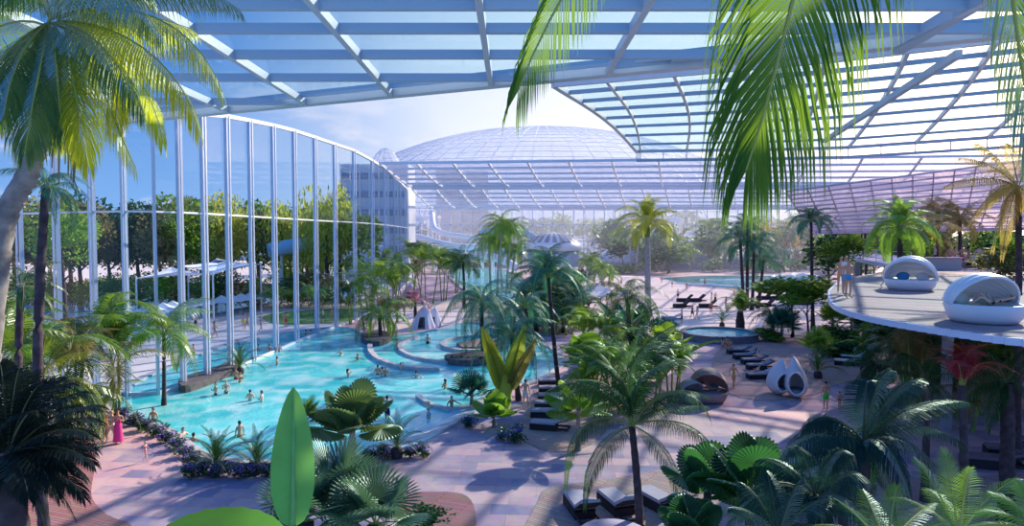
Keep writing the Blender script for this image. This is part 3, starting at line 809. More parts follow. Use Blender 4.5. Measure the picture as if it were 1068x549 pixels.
def paddle_plant(label, bp, R, mat=None, n=9, group=None, name='banana_plant', cat='banana plant', spread=1.0, azs=None, B=None, base=None, w=1.0):
    mat = mat or L_MID; r = random.Random(int(bp[0] + bp[1])); B = B or G(*bp); s = B.y / F; L = R * s
    root = empty(name, B, label=label, cat=cat, group=group); h = (base or 0) * s
    b = MB(); b.tube([(0, 0, 0), (0, 0, max(h, L * .12))], [L * .05, L * .04], 8); b.build('stem', CANE, root)
    for i in range(n):
        az = azs[i % len(azs)] if azs else 2 * PI * i * .618; q = L * r.uniform(.75, 1.05)
        obj('paddle_leaf', paddle_mesh(mat, i % 5), root, (0, 0, h * .9), (0, r.uniform(0, .45) * spread, az), (q, q * w, q))
    return root

# leafy crowns for trees and shrubs
_lc = {}
def leaf_ball(mat, var, n=700, size=.085, shape=(1, 1, .8), weep=0):
    size *= 1.75; n = int(n * 1.25)
    k = (mat.name, var, n, size, weep)
    if k in _lc: return _lc[k]
    r = random.Random(var * 3 + n); b = MB()
    lobes = [(Vector((r.uniform(-.6, .6), r.uniform(-.6, .6), r.uniform(-.5, .6))), r.uniform(.3, .5)) for _ in range(11)]
    for i in range(n):
        c, R = lobes[i % 11]; d = Vector((r.gauss(0, 1), r.gauss(0, 1), r.gauss(0, 1))).normalized()
        p = c + d * R * r.uniform(.75, 1.05); p = Vector((p.x * shape[0], p.y * shape[1], p.z * shape[2]))
        if weep and p.length > .35: p.z -= r.random() ** 2 * weep
        a = Vector((r.gauss(0, 1), r.gauss(0, 1), r.gauss(0, .6))).normalized(); a = (a + d * .6).normalized()
        s = a.cross(d); s = s.normalized() if s.length > .05 else Vector((1, 0, 0)); q = size * r.uniform(.6, 1.3)
        if weep: a = (a * .3 + Vector((0, 0, -1))).normalized(); q *= 1.2
        b.add([p, p + a * q * .5 + s * q * .28, p + a * q, p + a * q * .5 - s * q * .28], [(0, 1, 2, 3)])
    _lc[k] = b.mesh('foliage', mat); return _lc[k]

def tree(label, bp, top, wpx, mat=None, group=None, name='broadleaf_tree', n=900, size=.10, weep=0, B=None, tfrac=.35, trunk=None, sz=None, cat='tree', var=None):
    mat = mat or L_MID; B = B or G(*bp); s = B.y / F; r = random.Random(int(bp[0] * 5 + top)); T = ztop(B, bp[0], top); H = max(T.z - B.z, .5); W = wpx * s / 2
    root = empty(name, B, label=label, cat=cat, group=group)
    b = trunk_mb([Vector((0, 0, 0)), Vector((.1 * W, 0, H * .2)), Vector((-.1 * W, 0, H * .4)), Vector((0, 0, H * .62))], max(.08, H * .022), max(.04, H * .01), False, 7)
    for k in range(4):
        a = k * 1.6; p = Vector((0, 0, H * (.3 + .06 * k))); b.tube([p, p + Vector((math.cos(a), math.sin(a), .9)) * W * .45], [H * .010, H * .004], 5)
    b.build('trunk', trunk or BARKD, root)
    ch = H * (1 - tfrac) / 2
    obj('foliage', leaf_ball(mat, var if var is not None else r.randrange(4), n, size, weep=weep), root, (0, 0, H - ch * .95), (0, 0, r.uniform(0, 6)), (W * 1.35, W * 1.35, ch * 1.15))
    return root

def shrub(label, bp, h, w, mat=None, group=None, name='shrub', n=500, size=.14, blossom=None, B=None, cat='shrub'):
    mat = mat or L_MID; B = B or G(*bp); s = B.y / F; r = random.Random(int(bp[0] * 7 + bp[1])); H = h * s; W = w * s / 2
    root = empty(name, B, label=label, cat=cat, group=group)
    b = MB()
    for k in range(5):
        a = k * 1.26; b.tube([(0, 0, 0), (math.cos(a) * W * .3, math.sin(a) * W * .3, H * .4)], [.02, .008], 5)
    b.build('stem', BARKD, root)
    fo_ = obj('foliage', leaf_ball(mat, r.randrange(4), n, size), root, (0, 0, H * .50), (0, 0, r.uniform(0, 6)), (W * 1.15, W * 1.15, H * .62))
    if blossom:
        o = obj('blossom', leaf_ball(blossom, 9, 320, .075), fo_, (0, 0, .1), (0, 0, 1), (1.04, 1.04, 1)); o['kind'] = 'stuff'
    return root
# ================================================================ A. coconut palm, top left, near the camera
def hero_frond(parent, pts, n, ll, lw, mat, rach=RACH, hang=None, droop=.5, name='frond', seed=0, ang0=70, ang1=22, rw=.025, start=.08, tip_len=.35):
    O = parent.matrix_world.translation if False else parent.location
    P = [D(*p) - O for p in pts]
    b = frond_mb(P, n, ll, lw, droop, ang0, ang1, rw, seed=seed, hang=hang, start=start, tip_len=tip_len)
    return b.build(name, [mat, rach], parent)
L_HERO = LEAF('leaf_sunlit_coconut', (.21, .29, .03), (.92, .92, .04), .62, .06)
L_HEROD = LEAF('leaf_shaded_coconut', (.045, .13, .045), (.30, .45, .05), .45, .16)  # lit and shaded fronds of one palm, light put into two leaf colours
hp = empty('coconut_palm', (D(-22, 250, 12.5).x, 12.5, 0), label='tall sunlit coconut palm with a curved grey trunk in front of the curved glass wall', cat='palm tree')
tp_ = [Vector((0, 0, 0)), Vector((-.3, .2, 5)), D(0, 262, 12.4) - hp.location, D(30, 180, 12.2) - hp.location, D(52, 110, 12) - hp.location, D(60, 40, 12) - hp.location]
tb = MB(); tb.smooth = True; sp_ = smoothpoly(tp_, 7, False)
tb.tube([p for q in sp_ for p in (q, q + Vector((0, 0, .05)))], [x for i in range(len(sp_)) for x in ((.20 - .0012 * i) * 1.06, (.20 - .0012 * i) * .95)], 12); tb.build('trunk', BARK, hp)
dd = 11.5
HF = [  # start, control, control, tip (pixel x, y, depth)
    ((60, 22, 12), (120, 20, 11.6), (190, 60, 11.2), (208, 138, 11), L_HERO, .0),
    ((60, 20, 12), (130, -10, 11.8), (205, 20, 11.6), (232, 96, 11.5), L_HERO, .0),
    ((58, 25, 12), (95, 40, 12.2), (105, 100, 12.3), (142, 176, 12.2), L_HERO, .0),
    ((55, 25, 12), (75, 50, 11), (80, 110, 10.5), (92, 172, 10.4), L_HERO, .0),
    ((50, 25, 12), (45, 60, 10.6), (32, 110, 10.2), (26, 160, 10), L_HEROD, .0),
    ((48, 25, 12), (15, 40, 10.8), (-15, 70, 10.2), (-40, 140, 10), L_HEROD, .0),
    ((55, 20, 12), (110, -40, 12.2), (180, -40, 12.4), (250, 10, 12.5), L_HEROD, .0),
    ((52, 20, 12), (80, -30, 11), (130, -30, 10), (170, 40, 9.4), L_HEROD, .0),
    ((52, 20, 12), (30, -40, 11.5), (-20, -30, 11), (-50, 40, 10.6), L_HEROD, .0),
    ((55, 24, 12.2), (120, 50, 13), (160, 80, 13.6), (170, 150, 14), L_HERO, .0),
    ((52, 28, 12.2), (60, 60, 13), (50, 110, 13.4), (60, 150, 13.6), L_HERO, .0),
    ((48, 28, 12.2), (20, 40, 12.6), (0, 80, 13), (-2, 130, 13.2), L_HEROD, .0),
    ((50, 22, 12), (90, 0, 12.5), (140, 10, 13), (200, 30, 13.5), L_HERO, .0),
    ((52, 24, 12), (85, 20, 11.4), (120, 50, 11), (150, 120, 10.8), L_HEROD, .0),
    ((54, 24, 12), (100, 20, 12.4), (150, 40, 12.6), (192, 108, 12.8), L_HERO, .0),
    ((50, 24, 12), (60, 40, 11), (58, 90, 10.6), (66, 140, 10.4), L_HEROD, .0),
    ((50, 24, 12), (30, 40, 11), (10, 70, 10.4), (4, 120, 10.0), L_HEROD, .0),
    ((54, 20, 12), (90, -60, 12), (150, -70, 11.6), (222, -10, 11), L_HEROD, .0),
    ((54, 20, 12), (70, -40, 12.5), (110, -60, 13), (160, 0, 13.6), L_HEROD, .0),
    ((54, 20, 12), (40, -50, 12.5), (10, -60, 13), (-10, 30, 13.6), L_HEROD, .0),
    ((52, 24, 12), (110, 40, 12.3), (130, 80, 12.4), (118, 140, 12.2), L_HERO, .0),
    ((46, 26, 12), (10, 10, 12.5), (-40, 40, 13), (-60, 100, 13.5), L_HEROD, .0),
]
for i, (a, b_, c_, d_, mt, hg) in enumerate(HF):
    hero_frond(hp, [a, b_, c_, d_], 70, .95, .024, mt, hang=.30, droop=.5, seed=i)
cb = MB(); r_ = random.Random(3)
for k in range(5):
    p = D(52 + r_.uniform(-10, 12), 40 + r_.uniform(-4, 8), 11.8) - hp.location; cb = MB(); cb.smooth = True; cb.ellipsoid(p, (.11, .11, .14), 10, 8); cb.build('coconut', M('coconut_husk', (.30, .26, .06), .6), hp)
# hanging fibres beside the trunk
fb = MB()
for k in range(14):
    x = r_.uniform(40, 78); p = D(x, 60, 12.1) - hp.location; q = D(x + r_.uniform(-5, 5), r_.uniform(140, 200), 12.1) - hp.location
    fb.tube([p, p.lerp(q, .5) + Vector((.05, 0, 0)), q], [.03, .035, .012], 4)
fb.build('dry_spathe', M('dry_fibre', (.26, .19, .13), .9), hp)

# ================================================================ B. coconut palm standing beside the camera, three fronds hang into view
L_TOP = LEAF('leaf_overhead', (.035, .14, .05), (.26, .46, .04), .45, .05)
cp_ = empty('coconut_palm', (4.6, -1.6, 0), label='coconut palm overhead, only its hanging fronds seen against the glass roof', cat='palm tree')
O_ = cp_.location.copy(); crown = Vector((2.6, 2.4, 15.2)) - O_
trunk_mb([Vector((0, 0, 0)), Vector((.3, -.2, 5)), Vector((-.8, .8, 10)), crown], .24, .17).build('trunk', BARK, cp_)
V3 = Vector((.1, -1, .25))
def hf(pts, n, ll, lw, mat, seed, **kw):
    P = [crown, *[D(*p) - O_ for p in pts]]
    return frond_mb(P, n, ll, lw, .55, seed=seed, rw=.03, start=.30, **kw).build('frond', [mat, RACH], cp_)
hf([(690, -150, 5.0), (590, -40, 5.6), (540, 96, 6.0)], 62, .62, .015, L_TOP, 1, ang0=50, ang1=16, tip_len=.7, hang=.05, updir=V3)
hf([(850, -260, 4.2), (838, 10, 4.6), (778, 178, 4.8)], 120, 1.2, .019, L_TOP, 2, ang0=60, ang1=14, tip_len=.40, hang=.0, jit=.14, updir=V3)
hf([(990, -200, 4.4), (1052, -20, 5.0), (1082, 165, 5.4)], 90, .70, .019, L_TOP, 3, ang0=55, ang1=18, tip_len=.7, hang=.08, updir=V3)

# ================================================================ C. left cluster
palm('dark drooping palm close behind the curved coconut trunk', (44, 410), (48, 196), 46, 'droop', L_BLUE, 13, BARKD, tr=.16, B=Vector((D(44, 300, 20).x, 20, 0)), lod=2)
palm('slim dark-trunked palm at the frame edge below the coconut palm', (14, 420), (22, 300), 40, 'coco', L_DARK, 12, BARKD, B=Vector((D(14, 300, 26).x, 26, 0)), lod=2)
areca('airy areca palm with pale upright crown before the pale outdoor pool', (125, 436), 105, 62, L_MID, 15, 2)
palm('palm with a single dark trunk and drooping fronds at the pool head', (171, 424), (171, 348), 52, 'coco', L_MID, 15, BARKD, tr=.13, lod=2)
areca('dense areca thicket at the frame edge above the dark cycad', (30, 480), 130, 78, L_MID, 24, 5)
areca('areca clump with olive leaves behind the three women', (84, 452), 90, 60, L_OLIVE, 18, 4)
areca('bright areca clump between the path and the glass wall', (60, 440), 80, 66, L_BRIGHT, 16, 4)
areca('blue-green areca at the foot of the wall beside the coconut palm', (10, 445), 95, 60, L_BLUE, 16, 4)
areca('small leafy areca by the path edge at the women', (100, 458), 40, 36, L_MID, 14, 4)
palm('dark-crowned palm low over the left thicket', (70, 470), (62, 415), 70, 'droop', L_DARK, 14, BARKD, lod=2)
# arching yellow-green banana frond
ap = empty('arching_palm', G(48, 470), label='palm with one long yellow-green frond arching over the path', cat='palm')
AO = ap.location
trunk_mb([Vector((0, 0, 0)), Vector((0, 0, .6)), Vector((0, 0, 1.1)), D(42, 415, AO.y) - AO], .12, .09).build('trunk', BARKD, ap)
for q in ([(42, 415), (62, 380), (110, 385), (108, 446)], [(42, 415), (40, 370), (80, 360), (110, 372)], [(42, 415), (20, 370), (0, 370), (-20, 400)], [(42, 415), (55, 400), (80, 400), (92, 430)]):
    hero_frond(ap, [(x, y, AO.y + dy) for (x, y), dy in zip(q, (0, -.2, -.4, -.6))], 40, .62, .05, L_YEL, droop=.9, seed=int(q[1][0]))
# great dark cycad palm in the corner
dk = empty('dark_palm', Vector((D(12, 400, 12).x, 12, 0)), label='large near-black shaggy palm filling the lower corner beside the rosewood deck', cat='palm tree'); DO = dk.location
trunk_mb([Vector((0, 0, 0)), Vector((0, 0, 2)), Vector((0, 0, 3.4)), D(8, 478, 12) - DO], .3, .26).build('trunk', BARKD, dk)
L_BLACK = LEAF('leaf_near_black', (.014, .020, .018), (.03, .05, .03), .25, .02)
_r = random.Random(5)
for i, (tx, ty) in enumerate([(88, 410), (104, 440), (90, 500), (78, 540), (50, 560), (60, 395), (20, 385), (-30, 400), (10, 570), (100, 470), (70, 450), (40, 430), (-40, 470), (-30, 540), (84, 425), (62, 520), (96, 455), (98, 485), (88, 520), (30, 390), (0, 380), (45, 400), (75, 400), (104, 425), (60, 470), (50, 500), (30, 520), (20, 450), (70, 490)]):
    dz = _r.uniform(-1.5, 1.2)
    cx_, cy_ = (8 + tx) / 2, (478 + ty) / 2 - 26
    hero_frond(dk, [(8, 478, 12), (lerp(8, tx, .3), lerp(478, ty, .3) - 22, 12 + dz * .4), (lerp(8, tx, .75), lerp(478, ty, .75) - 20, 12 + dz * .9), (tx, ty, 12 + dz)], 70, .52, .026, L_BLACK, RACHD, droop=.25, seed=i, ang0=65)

# ================================================================ D. beds along the pool
hedge = [(128, 434), (140, 440), (152, 446), (164, 452), (175, 459), (184, 466), (192, 474), (199, 482)]
for i, (x, y) in enumerate(hedge):
    shrub('violet-flowering shrub in the low hedge between the path and the pool', (x, y + 3), 13, 19, L_DARK, 'hedge shrubs beside the path', n=420, size=.15, blossom=BLOS, name='flowering_shrub')
for i, x in enumerate(range(200, 318, 13)):
    shrub('dark shrub with violet flowers edging the near pool planter', (x, 498 - (i % 2) * 2), 16, 20, L_DARK, 'shrubs edging the near planter', n=420, size=.15, blossom=BLOS, name='flowering_shrub')
for x, y in ((386, 480), (402, 478), (428, 478), (441, 477)):
    shrub('small dark flowering shrub beneath the big round leaves', (x, y), 15, 17, L_DARK, 'shrubs beneath the round-leaved palm', n=380, size=.15, blossom=BLOS, name='flowering_shrub')
cycad('sago cycad in the near planter, the one towards the path', (226, 492), 30, L_DARK, 30)
cycad('sago cycad in the near planter, beside the tall lance leaf', (268, 494), 32, L_DARK, 22)
fanplant('small green fan palm directly behind the tall lance leaf', (317, 492), 28, 56, L_MID, 9, 'spiky')
fanplant('round-leaved fan palm with olive pleated leaves over the pool edge', (368, 488), 60, 40, LEAF('leaf_round_olive', (.10, .16, .07), (.25, .36, .08), .35), 13, 'round', el=(0, 80), name='round_leaf_palm')
cycad('dark young palm at the pool corner beside the round-leaved palm', (414, 478), 30, L_BLUE, 18, H=12)
cycad('dark cycad on the rock planter that crosses the glass wall', (250, 391), 21, L_DARK, 22, H=8)
for x in (474, 486, 498, 508):
    shrub('low dark reeds on the islet of the curling basin', (x, 380), 8, 16, L_DARK, 'islet reeds', n=240, size=.2)
palm('short palm at the end of the glass wall over the pool edge', (398, 356), (396, 330), 34, 'droop', L_MID, 14, BARKD, lod=1)

# ================================================================ E. close foliage at the bottom edge
L_LANCE = LEAF('leaf_lance', (.10, .34, .07), (.30, .62, .12), .4, .25)
lb = empty('lance_leaf_plant', Vector((D(306, 545, 7).x, 7, 0)), label='tall plant raising one upright lance-shaped leaf before the pool', cat='banana plant'); LO = lb.location
b = MB(); b.smooth = True
b.tube([Vector((0, 0, 0)), Vector((.05, 0, 4)), D(305, 549, 7) - LO], [.12, .09, .05], 8); b.build('stem', CANE, lb)
b = MB(); b.smooth = True
P = [D(305, 600, 7) - LO, D(306, 520, 7) - LO, D(306, 470, 7.1) - LO, D(306, 404, 7.3) - LO]
paddle_mb(b, P, .225, 20, .35, side=Vector((1, .25, 0))); b.build('paddle_leaf', [L_LANCE, LEAF('leaf_midrib_lance', (.35, .55, .2))], lb)
rl = empty('broad_leaf_plant', Vector((D(225, 560, 6).x, 6, 0)), label='plant whose broad bright green leaf spreads flat at the bottom edge', cat='banana plant'); RO = rl.location
b = MB(); b.tube([Vector((0, 0, 0)), Vector((.1, 0, 4)), D(240, 575, 6) - RO], [.12, .09, .05], 8); b.build('stem', CANE, rl)
b = MB(); b.smooth = True
paddle_mb(b, [D(330, 585, 6.2) - RO, D(290, 556, 6.1) - RO, D(225, 544, 6) - RO, D(166, 556, 5.8) - RO], .30, 16, -.20, side=Vector((.0, .85, .45))); b.build('paddle_leaf', [L_BRIGHT, L_BRIGHT], rl)
L_SPK = LEAF('leaf_spiky', (.06, .13, .08), (.16, .30, .12), .35, .05)
for i, (x, y, d_, R_, lab, m_) in enumerate([(318, 545, 8, 58, 'spiky fan palm at the bottom edge just beside the lance leaf', L_SPK), (352, 520, 8.6, 62, 'tallest spiky fan palm of the three at the bottom edge', L_SPK),
                                            (392, 548, 8, 60, 'spiky fan palm at the bottom edge, the one nearest the round timber deck', L_SPK)]):
    B_ = Vector((D(x, y, d_).x, d_, 0)); C_ = D(x, y, d_); root = empty('spiky_fan_palm', B_, label=lab, cat='fan palm')
    trunk_mb([Vector((0, 0, 0)), Vector((0, 0, 2)), Vector((0, 0, 4)), C_ - B_], .14, .10).build('trunk', BARKD, root)
    for k in range(9):
        az = 2 * PI * k * .618 + i; e = math.radians(lerp(5, 70, k / 8) - 22)
        obj('fan_leaf', fan_mesh(m_, k % 3, 'spiky'), root, C_ - B_, (0, -e, az), R_ * d_ / F * 1.15)
tree('dark leafy bush at the very bottom beside the spiky palms', (440, 560), 530, 40, L_DARK, B=None, n=500, size=.16, name='leafy_bush', cat='shrub')

# ================================================================ F. centre group
r5 = Vector((0, 0, 0))
BOP = empty('travellers_palm', G(527, 428), label='yellow-green traveller palm with upright paddle leaves beside the curling basin', cat='palm'); BO = BOP.location.copy()
for i, (bx, tx, ty, w_, m_) in enumerate([(524, 502, 341, 9, L_GOLD), (527, 516, 372, 7, L_YEL), (529, 548, 338, 9, L_YEL), (530, 560, 352, 8, L_OLIVE), (528, 538, 352, 8, L_YEL), (526, 508, 356, 8, L_YEL)]):
    b = MB(); b.smooth = True; yy = BO.y; dy = (-.8, .6, .3, -.4, .9, -.6)[i]
    paddle_mb(b, [D(bx, 424, yy) - BO, D(bx, 400, yy) - BO, D(lerp(bx, tx, .45), lerp(424, ty, .6), yy + dy * .5) - BO, D(tx, ty, yy + dy) - BO], w_ * yy / F, 12, .3, side=Vector((1, .4, 0)))
    b.build('paddle_leaf', [m_, L_YEL], BOP)
b = MB(); b.smooth = True; b.tube([Vector((0, 0, 0)), Vector((0, 0, 1.2)), Vector((0, 0, 2.2))], [.3, .42, .25], 10); b.build('stem', M('yellow_stem', (.50, .52, .06), .5), BOP)
fanplant('bright green broad-leaved palm at the pool corner beside the man', (515, 446), 28, 12, L_BRIGHT, 14, 'round', el=(10, 90), name='round_leaf_palm')
fanplant('blue-green fan palm leaning over the pool by the traveller palm', (492, 424), 34, 10, L_BLUE, 10, 'spiky', el=(20, 90))
shrub('round bush of deep blue flowers on the paving beside the bright palm', (536, 462), 19, 22, L_DARK, name='flowering_shrub', blossom=BLOSB, n=420)
shrub('smaller blue-flowered bush at the foot of the bright palm', (523, 459), 11, 14, L_DARK, name='flowering_shrub', blossom=BLOSB, n=380)
shrub('dark blue-flowered bush on the pool kerb under the fan palm', (489, 446), 12, 16, L_DARK, name='flowering_shrub', blossom=BLOSB, n=380)
palm('dark trunked palm with drooping blue-green crown behind the traveller palm', (541, 418), (534, 352), 46, 'droop', L_BLUE, 17, BARKD, tr=.17, lod=2)
palm('drooping blue-green palm whose crown hides the curling basin', (505, 372), (503, 318), 45, 'droop', L_BLUE, 18, BARKD, lod=2)
palm('tall blue-green palm with slender dark trunk beside the loungers', (584, 414), (572, 290), 44, 'royal', L_BLUE, 17, BARKD, tr=.15, bend=.03, lod=2)
palm('smaller drooping palm in front of the tall blue-green palm', (556, 372), (548, 322), 36, 'droop', L_BLUE, 14, BARKD, lod=2)
palm('dark green palm with slim trunk standing on the sand by the white tents', (484, 322), (483, 274), 24, 'coco', L_DARK, 16, BARKD, bend=.02, lod=1)
palm('pink-leaved young palm beside the white tents', (434, 342), (433, 316), 19, 'areca', L_PINK, 11, BARKD, lod=1, bend=.02)
# tall pale-green tree group
for i, (bx, by, cx_, cy_, R_) in enumerate([(512, 306, 510, 252, 22), (519, 308, 523, 236, 26), (528, 307, 532, 240, 25), (524, 300, 520, 255, 21), (532, 306, 537, 262, 20)]):
    palm(['lowest-crowned palm of the tall group behind the curling basin', 'tallest palm of the group behind the curling basin, bright crown', 'second tallest palm of the group behind the curling basin',
          'inner palm of the tall group behind the curling basin', 'palm on the beach side of the tall group behind the basin'][i], (bx, by), (cx_, cy_), R_, 'droop', [L_MID, L_BRIGHT, L_BRIGHT, L_MID, L_MID][i], 17, BARKP, tr=.22, bend=.02, lod=1)
palm('solitary bright yellow-green palm with pale straight trunk on the beach', (676, 330), (675, 234), 33, 'royal', L_YEL, 20, BARKP, tr=.42, bend=.005, lod=1, shaft=True, layers=(-45, 75))
# left-centre thicket where the wall ends
for i, (x, y, h, R_, m_) in enumerate([(384, 345, 40, 30, L_MID), (402, 340, 58, 30, L_BRIGHT), (418, 336, 52, 30, L_MID), (404, 352, 30, 26, L_OLIVE), (446, 318, 50, 28, L_BRIGHT), (462, 314, 40, 26, L_MID),
                                      (436, 308, 44, 24, L_MID), (388, 322, 40, 26, L_BRIGHT), (426, 322, 40, 26, L_OLIVE), (474, 306, 26, 22, L_BLUE), (410, 318, 50, 24, L_MID), (366, 338, 30, 24, L_DARK)]):
    areca('feather palm in the thicket where the curved glass wall ends', (x, y), h, R_, m_, 14, 3, group='thicket palms at the end of the glass wall')
# red and green cordylines near tents etc
palm('red-leaved palm under the edge of the raised terrace', (1003, 430), (1003, 402), 46, 'areca', L_RED, 13, BARKD, lod=2, B=Vector((D(1003, 400, 21).x, 21, 0)), layers=(10, 70))

# ---- centre-right dominating coconut
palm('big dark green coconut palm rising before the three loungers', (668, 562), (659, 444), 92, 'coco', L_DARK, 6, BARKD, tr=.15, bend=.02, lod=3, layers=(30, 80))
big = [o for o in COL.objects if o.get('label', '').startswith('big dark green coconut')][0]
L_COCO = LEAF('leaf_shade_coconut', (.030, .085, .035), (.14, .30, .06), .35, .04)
by_ = big.location.y
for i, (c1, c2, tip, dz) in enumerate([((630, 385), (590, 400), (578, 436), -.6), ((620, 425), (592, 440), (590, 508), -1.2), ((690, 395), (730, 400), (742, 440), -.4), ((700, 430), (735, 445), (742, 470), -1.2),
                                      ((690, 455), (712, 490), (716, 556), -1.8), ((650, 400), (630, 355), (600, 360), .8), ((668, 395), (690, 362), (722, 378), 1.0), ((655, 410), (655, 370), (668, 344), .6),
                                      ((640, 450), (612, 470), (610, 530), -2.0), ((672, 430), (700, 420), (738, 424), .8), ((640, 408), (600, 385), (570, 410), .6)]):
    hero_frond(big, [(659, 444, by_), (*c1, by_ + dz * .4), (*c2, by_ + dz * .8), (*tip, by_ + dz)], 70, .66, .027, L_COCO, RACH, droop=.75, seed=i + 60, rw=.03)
# understory behind it
for i, (x, y, h, R_, m_) in enumerate([(628, 438, 50, 40, L_BRIGHT), (652, 430, 58, 42, L_MID), (680, 428, 50, 38, L_DARK), (606, 430, 45, 38, L_MID), (700, 420, 40, 34, L_MID), (640, 405, 36, 34, L_YEL), (664, 400, 40, 32, L_DARK), (618, 405, 34, 32, L_BLUE)]):
    areca('leafy feather palm in the thicket behind the big coconut palm', (x, y), h, R_, m_, 16, 4, group='thicket behind the big coconut palm')
paddle_plant('bright banana plant with one tall upright leaf beside the round hot tub', (688, 398), 62, L_BRIGHT, 8)
paddle_plant('banana plant with glossy blue-green leaves near the beach tent', (648, 366), 55, L_BLUE, 9)
palm('palm with one big drooping dark frond before the pale beach trunk', (660, 376), (654, 312), 42, 'droop', L_DARK, 12, BARKD, lod=2)
fanplant('round-leaved palm glowing green under the beach trunk', (693, 372), 26, 12, L_MID, 11, 'round', name='round_leaf_palm')
fanplant('broad pleated-leaf palm hanging over the centre loungers', (603, 470), 38, 44, L_MID, 10, 'round', name='round_leaf_palm', el=(-10, 60))
fanplant('tall fan palm beside the slender dark trunk', (610, 420), 34, 44, L_MID, 12, 'round', name='round_leaf_palm', el=(0, 80))
cycad('young date palm at the far side of the thicket by the pebble bed', (640, 345), 26, L_OLIVE, 16, H=10)
shrub('leafy bush at the foot of the beach palm', (664, 352), 26, 30, L_DARK, n=600, size=.14)
shrub('rounded dark bush beside the beach palm', (690, 352), 22, 26, L_BLUE, n=600, size=.14)

# ---- licuala group lower right
L_LIC = LEAF('leaf_licuala', (.014, .062, .03), (.07, .26, .05), .4, .06)
for i, (x, y, d_, R_, lab) in enumerate([(738, 500, 17, 50, 'round-leaved palm with wheel-like leaves before the timber deck'), (782, 500, 16, 58, 'largest wheel-leaved palm beside the drooping dark palm'), (722, 545, 15, 40, 'lowest wheel-leaved palm at the bottom edge')]):
    B_ = Vector((D(x, y, d_).x, d_, 0)); C_ = D(x, y + 14, d_); root = empty('round_leaf_palm', B_, label=lab, cat='fan palm')
    trunk_mb([Vector((0, 0, 0)), Vector((0, 0, 1)), Vector((0, 0, 1.6)), C_ - B_], .12, .10).build('trunk', BARKD, root)
    for k in range(11):
        az = 2 * PI * k * .618 + i; e = math.radians(lerp(-10, 75, k / 10) - 22)
        obj('fan_leaf', fan_mesh(L_LIC, k % 3, 'round'), root, C_ - B_, (0, -e, az), R_ * d_ / F * 1.15)

# ---- right, big dark palms
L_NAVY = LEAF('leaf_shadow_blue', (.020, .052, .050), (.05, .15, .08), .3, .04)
def handpalm(label, base, crown_, tips, mat, ll, lw, name='palm_tree', n=44, trk=BARKD, tr=.15, arch=30, rach=RACHD, droop=.6, spread=1.2):
    B_ = Vector((D(base[0], base[1], base[2]).x, base[2], 0)); C_ = D(crown_[0], crown_[1], base[2]); root = empty(name, B_, label=label, cat='palm tree')
    pts = [Vector((0, 0, 0)), (C_ - B_) * .3, (C_ - B_) * .7 + Vector((.1, 0, 0)), C_ - B_]
    trunk_mb(pts, tr, tr * .8).build('trunk', trk, root); rr = random.Random(int(crown_[0]))
    for i, (tx, ty) in enumerate(tips):
        dz = rr.uniform(-spread, spread); cx_, cy_ = crown_; y0 = base[2]
        hero_frond(root, [(cx_, cy_, y0), (lerp(cx_, tx, .28), lerp(cy_, ty, .2) - arch, y0 + dz * .3), (lerp(cx_, tx, .72), lerp(cy_, ty, .6) - arch, y0 + dz * .8), (tx, ty, y0 + dz)], n, ll, lw, mat, rach, droop=droop, seed=i + int(cx_))
    return root
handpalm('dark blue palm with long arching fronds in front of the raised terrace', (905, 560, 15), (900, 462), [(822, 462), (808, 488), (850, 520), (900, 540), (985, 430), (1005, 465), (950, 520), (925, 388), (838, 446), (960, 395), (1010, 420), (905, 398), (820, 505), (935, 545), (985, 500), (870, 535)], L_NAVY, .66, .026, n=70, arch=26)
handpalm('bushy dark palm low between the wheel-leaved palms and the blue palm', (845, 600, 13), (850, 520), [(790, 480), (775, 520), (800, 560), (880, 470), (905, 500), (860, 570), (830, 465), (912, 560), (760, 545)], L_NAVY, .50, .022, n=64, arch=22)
handpalm('dark palm under the terrace edge with drooping crown', (966, 470, 26), (965, 400), [(915, 392), (925, 430), (950, 445), (1000, 440), (1020, 400), (985, 370), (940, 368)], L_DARK, .75, .04, arch=14, n=34)
handpalm('palm with heavy trunk in the shade of the raised terrace', (1052, 470, 24), (1050, 400), [(990, 385), (1000, 425), (1030, 450), (1090, 440), (1110, 400), (1075, 365), (1020, 362)], L_DARK, .8, .04, arch=14, n=34, tr=.26)
handpalm('small dark palm leaning from the shade towards the curved path', (922, 420, 33), (918, 382), [(880, 378), (890, 402), (915, 412), (945, 408), (955, 380), (925, 360), (895, 362)], L_DARK, .8, .05, arch=10, n=28)
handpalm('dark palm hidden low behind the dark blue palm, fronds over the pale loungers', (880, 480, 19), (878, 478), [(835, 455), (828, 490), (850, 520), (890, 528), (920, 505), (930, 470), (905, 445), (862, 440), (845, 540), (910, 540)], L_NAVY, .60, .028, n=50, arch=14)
handpalm('near-black palm at the lower edge between the wheel-leaved and fresh palms', (800, 640, 12), (812, 562), [(760, 530), (775, 505), (800, 495), (835, 500), (865, 520), (872, 556), (750, 560)], L_NAVY, .42, .024, n=50, arch=16)
